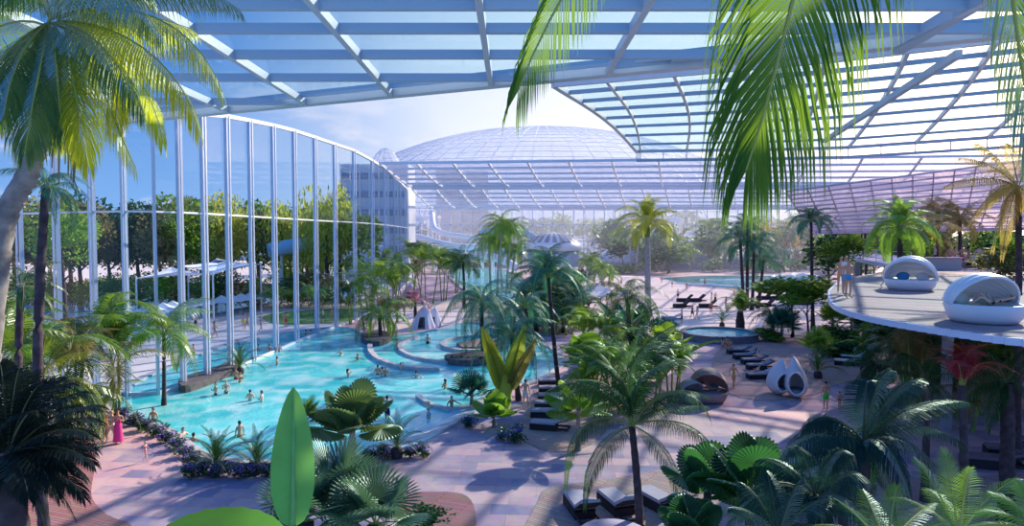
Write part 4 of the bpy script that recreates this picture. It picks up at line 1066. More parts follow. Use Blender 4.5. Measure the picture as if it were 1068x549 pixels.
# bright cycad-like fronds bottom right
L_FRESH = LEAF('leaf_fresh', (.10, .26, .04), (.36, .62, .06), .45, .05)
handpalm('fresh green palm with upright sunlit fronds at the lower edge', (1000, 600, 11), (1000, 560), [(955, 480), (985, 470), (1012, 488), (1040, 530), (930, 520), (1060, 500), (965, 510)], L_FRESH, .30, .011, n=40, arch=18, rach=RACH, droop=.15, name='sago_palm')
handpalm('spreading green palm at the very bottom beneath the fresh fronds', (915, 640, 9), (925, 575), [(850, 548), (870, 520), (900, 512), (935, 508), (975, 525), (1000, 545), (840, 570)], L_MID, .28, .010, n=40, arch=14, rach=RACH, droop=.2, name='sago_palm')
handpalm('green palm cut off by the lower right corner of the deck', (1075, 640, 9), (1085, 560), [(1020, 535), (1035, 515), (1065, 505), (1000, 555)], L_FRESH, .28, .011, n=38, arch=14, rach=RACH, droop=.2, name='sago_palm')

# ---- right middle
palm('dark slender palm standing between the beach and the terrace tip', (848, 345), (846, 232), 26, 'royal', L_BLUE, 18, BARKD, tr=.2, bend=.01, lod=1)
palm('bright green palm between the two shell daybeds of the terrace', (938, 300), (938, 238), 38, 'royal', L_BRIGHT, 24, BARKD, tr=.2, B=Vector((D(938, 300, 45).x, 45, ZM - .1)), lod=2, bend=.02, layers=(-60, 70))
palm('olive palm right behind the bright terrace palm', (958, 290), (962, 240), 32, 'coco', L_OLIVE, 16, BARKD, B=Vector((D(958, 290, 52).x, 52, 0)), lod=1)
palm('backlit olive palm with two-storey crown above the terrace guests', (985, 290), (978, 222), 26, 'coco', L_OLIVE, 16, BARKD, B=Vector((D(985, 290, 72).x, 72, 0)), lod=1)
palm('backlit olive palm directly above the terrace guests', (1001, 290), (1001, 230), 28, 'coco', L_OLIVE, 18, BARKD, B=Vector((D(1001, 290, 70).x, 70, 0)), lod=1)
handpalm('large brownish palm at the edge of the frame near the low sun', (1066, 330, 30), (1062, 196), [(1000, 165), (985, 195), (1010, 235), (1035, 262), (1050, 150), (1090, 150), (1100, 220), (1020, 150), (1030, 215), (1085, 255), (1045, 270)], LEAF('leaf_brown', (.24, .19, .07), (.75, .52, .12), .5), .8, .05, n=38, arch=14)  # brown leaf colour on every frond
for x, y, h, w_, m_ in ((868, 272, 22, 46, L_MID), (897, 268, 24, 44, L_MID), (1040, 290, 34, 60, L_OLIVE), (1066, 300, 46, 50, L_MID)):
    d_ = 62 if x < 1000 else 42
    shrub(['broad green bush behind the small balcony', 'round green bush beside the small balcony rail', 'olive bush behind the reclining guest', 'tall leafy bush at the end of the terrace'][[868, 897, 1040, 1066].index(x)],
          (x, y), h, w_, m_, B=Vector((D(x, y, d_).x, d_, D(x, y, d_).z)) if x < 1000 else Vector((D(x, y, d_).x, d_, ZM)), n=800, size=.10)
palm('palm with a bulbous bottle trunk beside the curved sandy path', (906, 397), (905, 371), 26, 'areca', L_MID, 15, BARKD, tr=.42, bulb=.5, bend=0, lod=1, name='bottle_palm', layers=(0, 70))
fanplant('vivid light green fan palm behind the teardrop cabanas', (851, 382), 24, 20, L_BRIGHT, 14, 'spiky', el=(0, 90))
cycad('dark cycad beside the teardrop cabanas', (853, 395), 20, L_DARK, 18, H=8)
palm('small date palm with thick brown trunk behind the hot tub', (772, 345), (772, 326), 25, 'areca', L_MID, 16, BARKD, tr=.45, bulb=.2, bend=0, lod=1, name='date_palm', layers=(-5, 75))
cycad('small blue-green cycad on the sand behind the hot tub', (753, 342), 13, L_BLUE, 16, H=6)
fanplant('blue-green fan palm beside the hot tub end loungers', (815, 356), 28, 14, L_BLUE, 14, 'spiky', el=(0, 80))
palm('drooping palm between the hot tub and the terrace', (806, 352), (806, 330), 24, 'droop', L_DARK, 14, BARKD, lod=1)
tree('flat-topped green tree on two trunks before the terrace tip', (826, 352), 284, 66, L_MID, tfrac=.55, n=1400, size=.09, name='umbrella_tree', trunk=BARKD)
tree('second flat green tree crowding the terrace tip', (842, 356), 292, 50, L_BRIGHT, tfrac=.5, n=1200, size=.09, name='umbrella_tree', trunk=BARKD)
for i, (x, y, cx_, cy_, R_) in enumerate([(776, 324, 772, 250, 24), (784, 324, 786, 256, 24), (779, 322, 779, 236, 20), (790, 322, 796, 272, 20)]):
    palm(['dark palm of the beach quartet, its crown towards the beach trunk', 'dark palm of the beach quartet, second from the terrace', 'tallest dark palm of the beach quartet', 'lowest dark palm of the beach quartet'][i],
         (x, y), (cx_, cy_), R_, 'coco', L_BLUE, 16, BARKD, tr=.25, bend=.02, lod=1)
# planting under the terrace edge
rr_ = random.Random(21)
for i in range(26):
    x = rr_.uniform(846, 1000); y = rr_.uniform(348, 378); m_ = rr_.choice([L_MID, L_DARK, L_BRIGHT, L_MID, L_BLUE])
    if i % 2: areca('mixed feather palm in the bed below the terrace edge', (x, y), rr_.uniform(12, 28), rr_.uniform(20, 30), m_, 12, 3, group='bed palms below the terrace edge')
    else: shrub('leafy shrub in the bed below the terrace edge', (x, y), rr_.uniform(14, 22), rr_.uniform(22, 34), m_, 'bed shrubs below the terrace edge', n=500, size=.14)
for i, (x, y) in enumerate([(868, 352), (888, 350), (905, 358), (925, 352), (948, 360), (972, 356)]):
    fanplant('spiky green fan palm peeping out under the terrace edge', (x, y), 24, 16, [L_BRIGHT, L_MID][i % 2], 12, 'spiky', group='fan palms under the terrace edge', el=(0, 90))
for i, (x, y) in enumerate([(940, 400), (958, 415), (985, 410), (1020, 420), (1045, 405), (1062, 425), (975, 440), (1010, 450)]):
    areca('dark feather palm in the deep shade beneath the terrace', (x, y), 34, 40, [L_DARK, L_OLIVE, L_MID][i % 3], 14, 3, group='palms in the shade beneath the terrace')
palm('vertical paddle-leaved plant beside the path loungers', (925, 398), (925, 392), 10, 'areca', L_BRIGHT, 6, BARKD)

# ================================================================ G. far garden
rr_ = random.Random(33)
far = []
for i in range(64):      # jungle belt before the rear glass wall
    x = rr_.uniform(628, 905); y = rr_.uniform(268, 287)
    if 640 < x < 850 and y > 284: y = 281
    k = i % 4
    if k == 0: tree('hazy leafy tree in the belt before the rear glass wall', (x, y), y - rr_.uniform(28, 52), rr_.uniform(20, 34), rr_.choice([L_HAZE, L_MID, L_OLIVE]), 'hazy trees before the rear glass wall', n=420, size=.16)
    elif k == 1: shrub('low hazy shrub at the foot of the rear garden', (x, y + 2), rr_.uniform(8, 16), rr_.uniform(18, 32), rr_.choice([L_HAZE, L_MID, L_DARK]), 'hazy shrubs of the rear garden', n=300, size=.18)
    else: palm('hazy palm in the belt before the rear glass wall', (x, y), (x + rr_.uniform(-4, 4), y - rr_.uniform(14, 44)), rr_.uniform(14, 16.5), rr_.choice(['coco', 'royal', 'droop']), rr_.choice([L_HAZE, L_MID, L_BLUE, L_OLIVE]), 13, BARKP, group='hazy palms before the rear glass wall')
for i in range(30):      # around the slides and kiosk, distant
    x = rr_.uniform(434, 640); y = rr_.uniform(270, 300)
    if 470 < x < 545 and y > 283: y = 278
    if 536 < x < 622 and y < 290: y = 292
    if i % 3 == 0: shrub('green shrub in the far garden around the domed kiosk', (x, y), rr_.uniform(6, 12), rr_.uniform(16, 26), rr_.choice([L_MID, L_DARK, L_BRIGHT]), 'shrubs around the domed kiosk', n=300, size=.18)
    else: palm('small palm in the far garden around the domed kiosk', (x, y), (x + rr_.uniform(-3, 3), y - rr_.uniform(8, 22)), rr_.uniform(12, 16), rr_.choice(['coco', 'royal', 'droop']), rr_.choice([L_MID, L_BRIGHT, L_BLUE, L_DARK]), 12, BARKP, group='small palms around the domed kiosk')
for i in range(14):      # spot plants mid distance between basin and beach
    x = rr_.uniform(548, 606); y = rr_.uniform(322, 350)
    areca('mid-green feather palm between the curling basin and the beach', (x, y), rr_.uniform(10, 26), rr_.uniform(18, 26), rr_.choice([L_MID, L_BLUE, L_DARK, L_BRIGHT]), 12, 3, group='feather palms between basin and beach')
for i in range(4):
    x = 606 + i * 18 + rr_.uniform(-4, 4); y = rr_.uniform(358, 384)
    areca('feather palm along the back of the centre thicket', (x, y), 26, 30, rr_.choice([L_MID, L_BLUE, L_BRIGHT]), 14, 4, group='palms along the back of the centre thicket')
for i in range(70):
    x = rr_.uniform(636, 870); y = rr_.uniform(266, 286)
    if i % 3 == 0: tree('hazy leafy tree in the belt before the rear glass wall', (x, y), y - rr_.uniform(22, 46), rr_.uniform(22, 36), rr_.choice([L_HAZE, L_DARK, L_OLIVE]), 'hazy trees before the rear glass wall', n=420, size=.16)
    else: palm('hazy palm in the belt before the rear glass wall', (x, y), (x + rr_.uniform(-4, 4), y - rr_.uniform(12, 48)), rr_.uniform(13, 16.5), rr_.choice(['coco', 'royal', 'droop']), rr_.choice([L_HAZE, L_MID, L_BLUE, L_DARK]), 14, BARKP, group='hazy palms before the rear glass wall')
for i in range(26):      # behind the terrace
    x = rr_.uniform(850, 1090); d_ = rr_.uniform(95, 150); B_ = Vector((D(x, 262, d_).x, d_, 0)); ty = rr_.uniform(214, 246)
    if i % 2: tree('shaded tree in the belt behind the raised terrace', (x, 262), ty + 8, rr_.uniform(30, 46), rr_.choice([L_OLIVE, L_MID, L_DARK]), 'trees behind the raised terrace', n=700, size=.12, B=B_)
    else: palm('backlit palm in the belt behind the raised terrace', (x, 262), (x + rr_.uniform(-4, 4), ty), rr_.uniform(20, 26), 'coco', rr_.choice([L_OLIVE, L_MID]), 14, BARKD, group='palms behind the raised terrace', B=B_, lod=0)
for i in range(22):      # fringe of the pool garden behind the curling basin
    x = rr_.uniform(548, 600); y = rr_.uniform(318, 350)
    if i % 3 == 0: shrub('rounded shrub between the curling basin and the beach', (x, y), rr_.uniform(9, 16), rr_.uniform(18, 28), rr_.choice([L_MID, L_DARK, L_BLUE]), 'shrubs between basin and beach', n=500, size=.13)
    elif i % 3 == 1: palm('mid-sized palm between the curling basin and the beach', (x, y), (x, y - rr_.uniform(16, 40)), rr_.uniform(20, 26), rr_.choice(['coco', 'droop']), rr_.choice([L_MID, L_BLUE, L_DARK]), 13, BARKD, group='palms between basin and beach', lod=1)
    else: areca('mid-green feather palm between the curling basin and the beach', (x, y), rr_.uniform(10, 24), rr_.uniform(20, 26), rr_.choice([L_MID, L_BLUE, L_DARK]), 12, 3, group='feather palms between basin and beach')
for i in range(16):      # along the terrace front and right thicket
    x = rr_.uniform(800, 930); y = rr_.uniform(352, 374)
    if 795 < x < 848 and y > 362: continue
    shrub('leafy shrub in the bed below the terrace edge', (x, y), rr_.uniform(12, 20), rr_.uniform(22, 34), rr_.choice([L_MID, L_DARK, L_BRIGHT]), 'bed shrubs below the terrace edge', n=500, size=.14)
for i in range(14):
    x = rr_.uniform(930, 1075); y = rr_.uniform(385, 440)
    areca('dark feather palm in the deep shade beneath the terrace', (x, y), rr_.uniform(30, 70), rr_.uniform(36, 50), rr_.choice([L_DARK, L_OLIVE, L_DARK, L_MID]), 14, 3, group='palms in the shade beneath the terrace')
# trees outside the rear wall
for i in range(16):
    x = 440 + i * 31 + rr_.uniform(-8, 8); B_ = Vector((D(x, 250, 285).x, 285 + rr_.uniform(0, 15), 0))
    tree('sunlit tree outside behind the rear glass wall', (x, 262), rr_.uniform(218, 240), rr_.uniform(26, 44), rr_.choice([L_BRIGHT, L_MID, L_HAZE]), 'trees outside the rear glass wall', n=450, size=.15, B=B_)

# ================================================================ H. outside, beyond the curved wall
rr_ = random.Random(55)
for i in range(22):
    x = 18 + i * 16 + rr_.uniform(-6, 6); d_ = rr_.uniform(100, 125); B_ = Vector((D(x, 250, d_).x, d_, 0))
    willow = x > 300 and x < 350 or 236 < x < 262
    if willow: tree('pale yellow-green weeping tree outside beyond the curved glass wall', (x, 280), rr_.uniform(182, 200), 48, L_YEL, 'weeping trees outside', n=2600, size=.055, weep=.7, B=B_, name='weeping_tree')
    else: tree('dark leafy tree in the outdoor tree line beyond the curved glass wall', (x, 280), rr_.uniform(192, 214), rr_.uniform(60, 84), rr_.choice([L_MID, L_DARK, L_MID, L_OLIVE]), 'outdoor tree line', n=2600, size=.052, B=B_, tfrac=.15)
for i in range(20):
    x = 20 + i * 17 + rr_.uniform(-6, 6); d_ = rr_.uniform(92, 98); B_ = Vector((D(x, 250, d_).x, d_, 0))
    shrub('bush at the foot of the outdoor tree line', (x, 300), rr_.uniform(26, 44), rr_.uniform(34, 48), rr_.choice([L_DARK, L_MID, L_MID, L_OLIVE, L_BRIGHT]), 'bushes of the outdoor tree line', n=1500, size=.06, B=B_)
palm('small outdoor palm beside the shade sails', (183, 312), (182, 284), 18, 'coco', L_MID, 14, BARKD, lod=0)
tree('bright tree outdoors right behind the wall near the coconut palm', (66, 305), 198, 58, L_BRIGHT, n=2600, size=.05, B=Vector((D(66, 300, 82).x, 82, 0)))
for i, (x, y) in enumerate([(285, 328), (306, 322), (326, 330), (344, 318), (360, 332), (296, 312), (332, 306), (352, 302), (372, 318)]):
    areca('leafy palm on the outdoor lawn near the white parasols', (x, y), 20, 22, [L_MID, L_DARK, L_BRIGHT][i % 3], 12, 3, group='palms on the outdoor lawn')
# ================================================================ people: one continuous skinned body per pose, clothes and hair as children
SKINS = [M('skin_tan', (.62, .33, .22), .5), M('skin_light', (.78, .50, .38), .5), M('skin_brown', (.42, .21, .13), .5)]
HAIRS = [M('hair_dark', (.03, .02, .02), .6), M('hair_brown', (.14, .07, .03), .6), M('hair_fair', (.50, .33, .14), .6)]
def CL(n, c): return M('cloth_' + n, c, .8)
CLOTHS = dict(green=CL('green', (.08, .62, .10)), red=CL('red', (.75, .04, .05)), pink=CL('pink', (.85, .06, .30)), navy=CL('navy', (.02, .03, .12)), black=CL('black', (.02, .02, .02)),
              white=CL('white', (.82, .80, .78)), blue=CL('blue', (.05, .35, .65)), orange=CL('orange', (.90, .28, .05)), yellow=CL('yellow', (.85, .65, .05)), purple=CL('purple', (.3, .1, .4)))
V = Vector
def joints(pose):
    J = dict(pel=V((0, 0, .95)), waist=V((0, 0, 1.12)), chest=V((0, .01, 1.33)), neck=V((0, .015, 1.47)), hb=V((0, 0, 1.56)), hd=V((0, -.01, 1.65)), ht=V((0, 0, 1.725)))
    for s, n in ((-1, 'l'), (1, 'r')):
        J['sh' + n] = V((.175 * s, .01, 1.42)); J['el' + n] = V((.24 * s, .02, 1.15)); J['wr' + n] = V((.25 * s, -.04, .91)); J['ha' + n] = V((.25 * s, -.06, .83))
        J['hi' + n] = V((.09 * s, 0, .90)); J['kn' + n] = V((.10 * s, -.01, .50)); J['an' + n] = V((.10 * s, .02, .08)); J['to' + n] = V((.12 * s, -.14, .035))
    if pose == 'walk':
        J['knl'] += V((0, -.16, .02)); J['anl'] += V((0, -.26, .02)); J['tol'] += V((0, -.28, .04)); J['knr'] += V((0, .06, 0)); J['anr'] += V((0, .30, .06)); J['tor'] += V((0, .30, .0))
        J['ell'] += V((0, .12, 0)); J['wrl'] += V((0, .16, .03)); J['hal'] += V((0, .17, .05)); J['elr'] += V((0, -.10, .02)); J['wrr'] += V((0, -.24, .10)); J['har'] += V((0, -.28, .13))
    elif pose == 'swim':    # standing in water, arms spread on the surface
        for s, n in ((-1, 'l'), (1, 'r')):
            J['el' + n] = V((.40 * s, -.10, 1.24)); J['wr' + n] = V((.48 * s, -.32, 1.20)); J['ha' + n] = V((.48 * s, -.40, 1.20))
    elif pose == 'raise':   # hands to the head
        for s, n in ((-1, 'l'), (1, 'r')):
            J['el' + n] = V((.36 * s, -.10, 1.52)); J['wr' + n] = V((.16 * s, -.12, 1.66)); J['ha' + n] = V((.09 * s, -.13, 1.70))
    elif pose == 'hold':    # arms bent in front of the chest
        for s, n in ((-1, 'l'), (1, 'r')):
            J['el' + n] = V((.25 * s, -.04, 1.14)); J['wr' + n] = V((.10 * s, -.24, 1.26)); J['ha' + n] = V((.03 * s, -.28, 1.31))
    elif pose in ('sit', 'recline', 'lie'):
        for n, s in (('l', -1), ('r', 1)):
            J['hi' + n] = V((.09 * s, 0, .10)); J['kn' + n] = V((.12 * s, -.42, .16)); J['an' + n] = V((.12 * s, -.84, .08)); J['to' + n] = V((.14 * s, -.90, .20))
        for k in ('pel', 'waist', 'chest', 'neck', 'hb', 'hd', 'ht'): J[k] = J[k] - V((0, 0, .83))
        tilt = {'sit': .12, 'recline': .75, 'lie': 1.30}[pose]
        for n, s in (('l', -1), ('r', 1)):
            J['sh' + n] = V((.175 * s, .01, .59)); J['el' + n] = V((.30 * s, .05, .34)); J['wr' + n] = V((.26 * s, -.14, .22)); J['ha' + n] = V((.24 * s, -.22, .20))
        R = Matrix.Rotation(-tilt, 3, 'X'); c = V((0, 0, .12))
        for k in ('waist', 'chest', 'neck', 'hb', 'hd', 'ht', 'shl', 'shr', 'ell', 'elr', 'wrl', 'wrr', 'hal', 'har'): J[k] = R @ (J[k] - c) + c
        if pose == 'lie':
            J['knl'] += V((0, .12, .30)); J['anl'] += V((0, .30, 0)); J['tol'] += V((0, .26, -.1)); J['knr'] += V((0, .05, .18)); J['anr'] += V((0, .12, 0))
            J['wrr'] = J['hd'] + V((.16, .04, .05)); J['elr'] = J['shr'] + V((.18, .18, .10)); J['har'] = J['hd'] + V((.08, .09, .02))
            for k in J: J[k].z = max(J[k].z, .07)
        if pose == 'sit':
            for n in 'lr': J['an' + n] += V((0, .05, 0))
    return J
BON = [('pel', 'waist'), ('waist', 'chest'), ('chest', 'neck'), ('neck', 'hb'), ('hb', 'hd'), ('hd', 'ht')] + [x for n in 'lr' for x in
      (('chest', 'sh' + n), ('sh' + n, 'el' + n), ('el' + n, 'wr' + n), ('wr' + n, 'ha' + n), ('pel', 'hi' + n), ('hi' + n, 'kn' + n), ('kn' + n, 'an' + n), ('an' + n, 'to' + n))]
RADS = dict(pel=(.135, .10), waist=(.11, .085), chest=(.14, .10), neck=(.055, .055), hb=(.055, .06), hd=(.078, .095), ht=(.055, .065), sh=(.058, .058), el=(.038, .038), wr=(.026, .026), ha=(.030, .018),
            hi=(.088, .088), kn=(.055, .055), an=(.036, .036), to=(.036, .024))
_bodies = {}
def body(pose, woman):
    key = (pose, woman)
    if key in _bodies: return _bodies[key]
    J = joints(pose); names = list(J); me = bpy.data.meshes.new('t'); me.from_pydata([J[k] for k in names], [(names.index(a), names.index(b)) for a, b in BON], []); me.update()
    o = bpy.data.objects.new('t', me); COL.objects.link(o); o.modifiers.new('s', 'SKIN')
    sv = me.skin_vertices[0].data if me.skin_vertices else None
    if sv is None:
        import bmesh
        bm = bmesh.new(); bm.from_mesh(me); bm.verts.layers.skin.verify(); bm.to_mesh(me); bm.free(); sv = me.skin_vertices[0].data
    for i, k in enumerate(names):
        r = RADS.get(k) or RADS[k[:2]]
        if woman and k in ('waist',): r = (.092, .075)
        if woman and k in ('chest',): r = (.118, .095)
        if woman and k[:2] == 'sh': r = (.048, .048)
        sv[i].radius = r; sv[i].use_root = (k == 'pel')
    sb = o.modifiers.new('u', 'SUBSURF'); sb.levels = 1; sb.render_levels = 1
    dg = bpy.context.evaluated_depsgraph_get(); dg.update()
    em = bpy.data.meshes.new_from_object(o.evaluated_get(dg)); vs = [v.co.copy() for v in em.vertices]; fs = [tuple(p.vertices) for p in em.polygons]
    bpy.data.objects.remove(o); bpy.data.meshes.remove(me)
    b = MB(); b.smooth = True; b.add(vs, fs)
    # face and hands
    hd = J['hd']; up = (J['ht'] - J['hb']).normalized(); sx = V((1, 0, 0)); fw = up.cross(sx) * -1
    if fw.y > 0 and pose not in ('lie', 'recline'): fw = -fw
    if pose in ('lie', 'recline'): fw = sx.cross(up); fw = fw if fw.z > 0 else -fw
    b.ellipsoid(hd + fw * .092 - up * .012, (.014, .020, .022), 6, 5)
    for s in (-1, 1): b.ellipsoid(hd + sx * s * .080, (.012, .022, .030), 6, 5)
    b.ellipsoid(hd + fw * .055 - up * .075, (.040, .035, .030), 8, 5)
    nskin = len(b.f)
    for n, s in (('l', -1), ('r', 1)):
        w, h = J['wr' + n], J['ha' + n]; d = (h - w).normalized(); a = d.cross(V((0, 1, .2))).normalized(); q = a.cross(d)
        for f in range(4):
            o0 = h + a * (f - 1.5) * .017 + d * .01; L = (.062, .072, .068, .052)[f]
            b.tube([o0, o0 + d * L * .5 + q * .004, o0 + d * L * .85 + q * .02, o0 + d * L + q * .032], [.009, .0085, .008, .005], 5)
        o0 = w.lerp(h, .45) + a * -.022 * s; b.tube([o0, o0 + d * .03 - a * .025 * s, o0 + d * .06 - a * .03 * s], [.011, .0095, .006], 5)
    seg = [(x, y) for x, y in BON]
    def near(p):
        best = None
        for x, y in seg:
            A, B_ = J[x], J[y]; t = max(0, min(1, (p - A).dot(B_ - A) / max(1e-9, (B_ - A).length_squared))); dd_ = (A.lerp(B_, t) - p).length - .02
            if best is None or dd_ < best[0]: best = (dd_, x, y, t)
        return best[1:]
    cls = [near(sum((vs[i] for i in f), V()) / len(f)) for f in fs]
    tmp = bpy.data.meshes.new('t2'); tmp.from_pydata(vs, [], fs); tmp.update(); nr = [v.normal.copy() for v in tmp.vertices]; bpy.data.meshes.remove(tmp)
    def shell(test, off):
        m = {}; nv = []; nf = []
        for f, c in zip(fs, cls):
            if test(f, c):
                for i in f:
                    if i not in m: m[i] = len(nv); nv.append(vs[i] + nr[i] * off)
                nf.append(tuple(m[i] for i in f))
        k = MB(); k.smooth = True; k.add(nv, nf); return k
    eyes = MB()
    for s in (-1, 1): eyes.ellipsoid(hd + fw * .086 + sx * s * .032 + up * .012, (.010, .006, .006), 6, 4)
    eyes.ellipsoid(hd + fw * .082 - up * .052, (.022, .006, .006), 8, 4)
    _bodies[key] = dict(J=J, b=b, shell=shell, eyes=eyes, fw=fw, up=up, hd=hd, vs=vs, mesh={}, cl={})
    return _bodies[key]
def cen(vs, f): return sum((vs[i] for i in f), V()) / len(f)
def cloth_mesh(B, kind):
    if kind in B['cl']: return B['cl'][kind]
    J, vs = B['J'], B['vs']; sh = B['shell']
    if kind == 'shorts': k = sh(lambda f, c: (c[0] == 'pel' and (c[1] != 'waist' or c[2] < .55)) or (c[0][:2] == 'hi' and c[2] < .72), .016)
    elif kind == 'trunks': k = sh(lambda f, c: (c[0] == 'pel' and (c[1] != 'waist' or c[2] < .4)) or (c[0][:2] == 'hi' and c[2] < .25), .010)
    elif kind == 'bottom': k = sh(lambda f, c: (c[0] == 'pel' and (c[1] != 'waist' or c[2] < .15)), .010)
    elif kind == 'top': k = sh(lambda f, c: (c[0] == 'waist' and c[1] == 'chest' and c[2] > .62) or (c[0] == 'chest' and c[1] == 'neck' and c[2] < .25), .014)
    elif kind == 'shirt': k = sh(lambda f, c: c[0] in ('waist', 'chest') or (c[0] == 'pel') or (c[0][:2] == 'sh' and c[2] < .5), .018)
    elif kind == 'dress':
        k = sh(lambda f, c: c[0] in ('waist',) or (c[0] == 'chest' and c[1] == 'neck' and c[2] < .4) or (c[0] == 'pel' and c[1] == 'waist'), .016)
        k.lathe([(.115, 1.12), (.17, .95), (.20, .6), (.25, .12)], 16, sy=.8)
    elif kind in ('hair', 'long_hair'):
        up, fw, hd = B['up'], B['fw'], B['hd']
        def t(f, c):
            if c[0] not in ('hb', 'hd'): return False
            p = cen(vs, f) - hd; return p.dot(up) > .035 or p.dot(fw) < -.015
        k = sh(t, .016)
        if kind == 'long_hair':
            p = hd - fw * .07; k.tube([p + up * .04, p - up * .08 - fw * .02, p - up * .20 - fw * .01, p - up * .30], [.06, .07, .06, .02], 8)
    B['cl'][kind] = k.mesh(kind, SKINS[0]); return B['cl'][kind]
def person(label, loc, rz=0, pose='stand', woman=False, wear=(('trunks', 'navy'),), skin=0, hair=0, h=1.75, group=None, long=None, sink=0, tiltx=0):
    B = body(pose, woman); root = empty('person', loc, rz, label=label, cat='person', group=group); s = h / 1.75; root.scale = (s, s, s)
    if tiltx: root.rotation_euler = (tiltx, 0, rz)
    dz = V((0, 0, -sink / s))
    if skin not in B['mesh']: B['mesh'][skin] = B['b'].mesh('body', SKINS[skin])
    obj('body', B['mesh'][skin], root, dz)
    long = woman if long is None else long
    for kind, mt in ((('long_hair' if long else 'hair'), HAIRS[hair]),) + tuple((k, CLOTHS[c]) for k, c in wear):
        me = cloth_mesh(B, kind); o = obj({'hair': 'hair', 'long_hair': 'hair', 'shorts': 'shorts', 'trunks': 'swim_trunks', 'bottom': 'bikini_bottom', 'top': 'bikini_top', 'shirt': 'shirt', 'dress': 'dress'}[kind], me, root, dz)
        o.material_slots[0].link = 'OBJECT'; o.material_slots[0].material = mt
    if 'e' not in B: B['e'] = B['eyes'].mesh('eyes', HAIRS[0])
    obj('eyes', B['e'], root, dz)
    return root
BK = (('top', 'black'), ('bottom', 'black'))
def bk(c): return (('top', c), ('bottom', c))
WZ = .06
# family on the path (left)
person('woman in a long pink skirt standing beside the flower hedge', G(123.5, 463), .6, 'hold', True, (('dress', 'pink'),), 0, 1, 1.72)
person('woman in a light bikini in the middle of the trio by the hedge', G(117, 463), -.4, 'walk', True, bk('white'), 1, 2, 1.7)
person('woman with a bag, furthest of the trio from the pool', G(110.5, 461), .2, 'hold', True, bk('orange'), 1, 1, 1.7)
person('toddler in pink swimwear running alone on the path', G(152, 482), 1.4, 'walk', True, bk('pink'), 1, 2, .95, long=False)
bg = MB(); bg.smooth = True; c = G(108, 461); bg.ellipsoid((c.x - .32, c.y - .05, .95), (.10, .2, .18), 12, 8); bg.tube([(c.x - .32, c.y - .18, 1.05), (c.x - .2, c.y, 1.42), (c.x - .32, c.y + .12, 1.05)], .012, 5)
bg.build('shoulder_bag', M('straw_bag', (.62, .5, .42), .8), label='pale shoulder bag carried by the woman of the trio', cat='bag')
# swimmers in the main pool: (x, y, pose, woman, skin, hair, label)
SW = [(160, 440, 'stand', 0, 0, 1, 'man standing in the shallow corner of the pool by the flower hedge', .9), (191, 455, 'swim', 1, 1, 0, 'woman swimming near the planter end of the hedge', 1.25),
      (202, 460, 'swim', 0, 0, 0, 'dark-haired swimmer gliding near the planter cycads', 1.28), (250, 456, 'stand', 1, 0, 0, 'woman standing alone between planter and pool centre', .85),
      (225, 412, 'hold', 0, 1, 1, 'fair bather standing by the rocks, first towards the path', .9), (236, 411, 'hold', 1, 1, 2, 'fair bather standing by the rocks, towards the cycad', .8), (236.5, 418, 'swim', 0, 1, 1, 'child in the water below the two bathers at the rocks', 1.2),
      (261, 418, 'hold', 0, 1, 0, 'swimmer left of the pair chatting in mid pool', 1.0), (273, 419, 'hold', 0, 1, 0, 'swimmer right of the pair chatting in mid pool', 1.0),
      (246, 396, 'hold', 0, 0, 0, 'sun-tanned man hugging a companion beside the cycad', .85), (250.5, 399, 'hold', 1, 0, 1, 'companion in orange hugged by a man beside the cycad', .95),
      (270, 366, 'swim', 0, 1, 0, 'lone head swimming near the far glass, first of the row', 1.1), (281, 367, 'hold', 0, 0, 0, 'bather in the far row near the glass wall, first of three', 1.0),
      (286, 367, 'hold', 1, 1, 1, 'bather in the far row near the glass wall, middle of three', 1.0), (291, 367, 'hold', 0, 0, 0, 'bather in the far row near the glass wall, last of three', 1.0),
      (289, 381, 'stand', 0, 2, 0, 'small swimmer in green shirt behind the chatting pair', 1.0), (319, 350, 'swim', 0, 0, 0, 'swimmer at the far pool edge, towards the wall', 1.1), (324, 350, 'swim', 1, 1, 0, 'swimmer at the far pool edge, beside another head', 1.1),
      (355, 371, 'swim', 0, 1, 0, 'lone swimmer in the open water before the wall end', 1.1), (373, 376, 'swim', 0, 2, 0, 'swimmer stretching towards the curling kerb', 1.15), (363, 394, 'raise', 1, 1, 0, 'woman with raised arms in the middle of the pool', 1.05),
      (394, 391, 'hold', 0, 0, 0, 'man of the trio talking below the curling kerb', .95), (398, 393, 'hold', 1, 1, 0, 'woman in the middle of the trio below the curling kerb', .95), (402, 393, 'hold', 0, 0, 1, 'third of the trio talking below the curling kerb', .95),
      (418, 387, 'raise', 0, 1, 1, 'swimmer with lifted arms beside the trio', 1.05), (434, 394, 'swim', 0, 1, 0, 'swimmer on his own between trio and steps', 1.2), (464, 406, 'hold', 1, 0, 0, 'long-haired woman bathing before the fan palm', 1.0),
      (447, 436, 'raise', 1, 1, 2, 'fair woman standing by the pool steps', .75), (471, 426, 'swim', 0, 0, 1, 'tanned bather leaning on the steps under the fan palm', .95), (414, 364, 'raise', 1, 0, 1, 'woman standing in the upper curling basin', .8), (446, 359, 'stand', 0, 0, 1, 'man standing by the far kerb of the curling basin', .75)]
for i, (x, y, ps, wm, sk, hr, lab, sink) in enumerate(SW):
    person(lab, G(x, y, WZ), (i * 1.37) % 6.28, ps, bool(wm), bk(['black', 'red', 'blue', 'orange', 'yellow'][i % 5]) if wm else (('trunks', ['navy', 'red', 'black', 'blue'][i % 4]),), sk, hr, 1.72 if 'child' not in lab else 1.2, sink=sink, long=False if wm and i % 2 else None)
person('tall man in dark shorts standing in the shallows, hands at his face', G(404, 437, WZ), 2.6, 'raise', False, (('shorts', 'navy'),), 0, 0, 1.8, sink=.45)
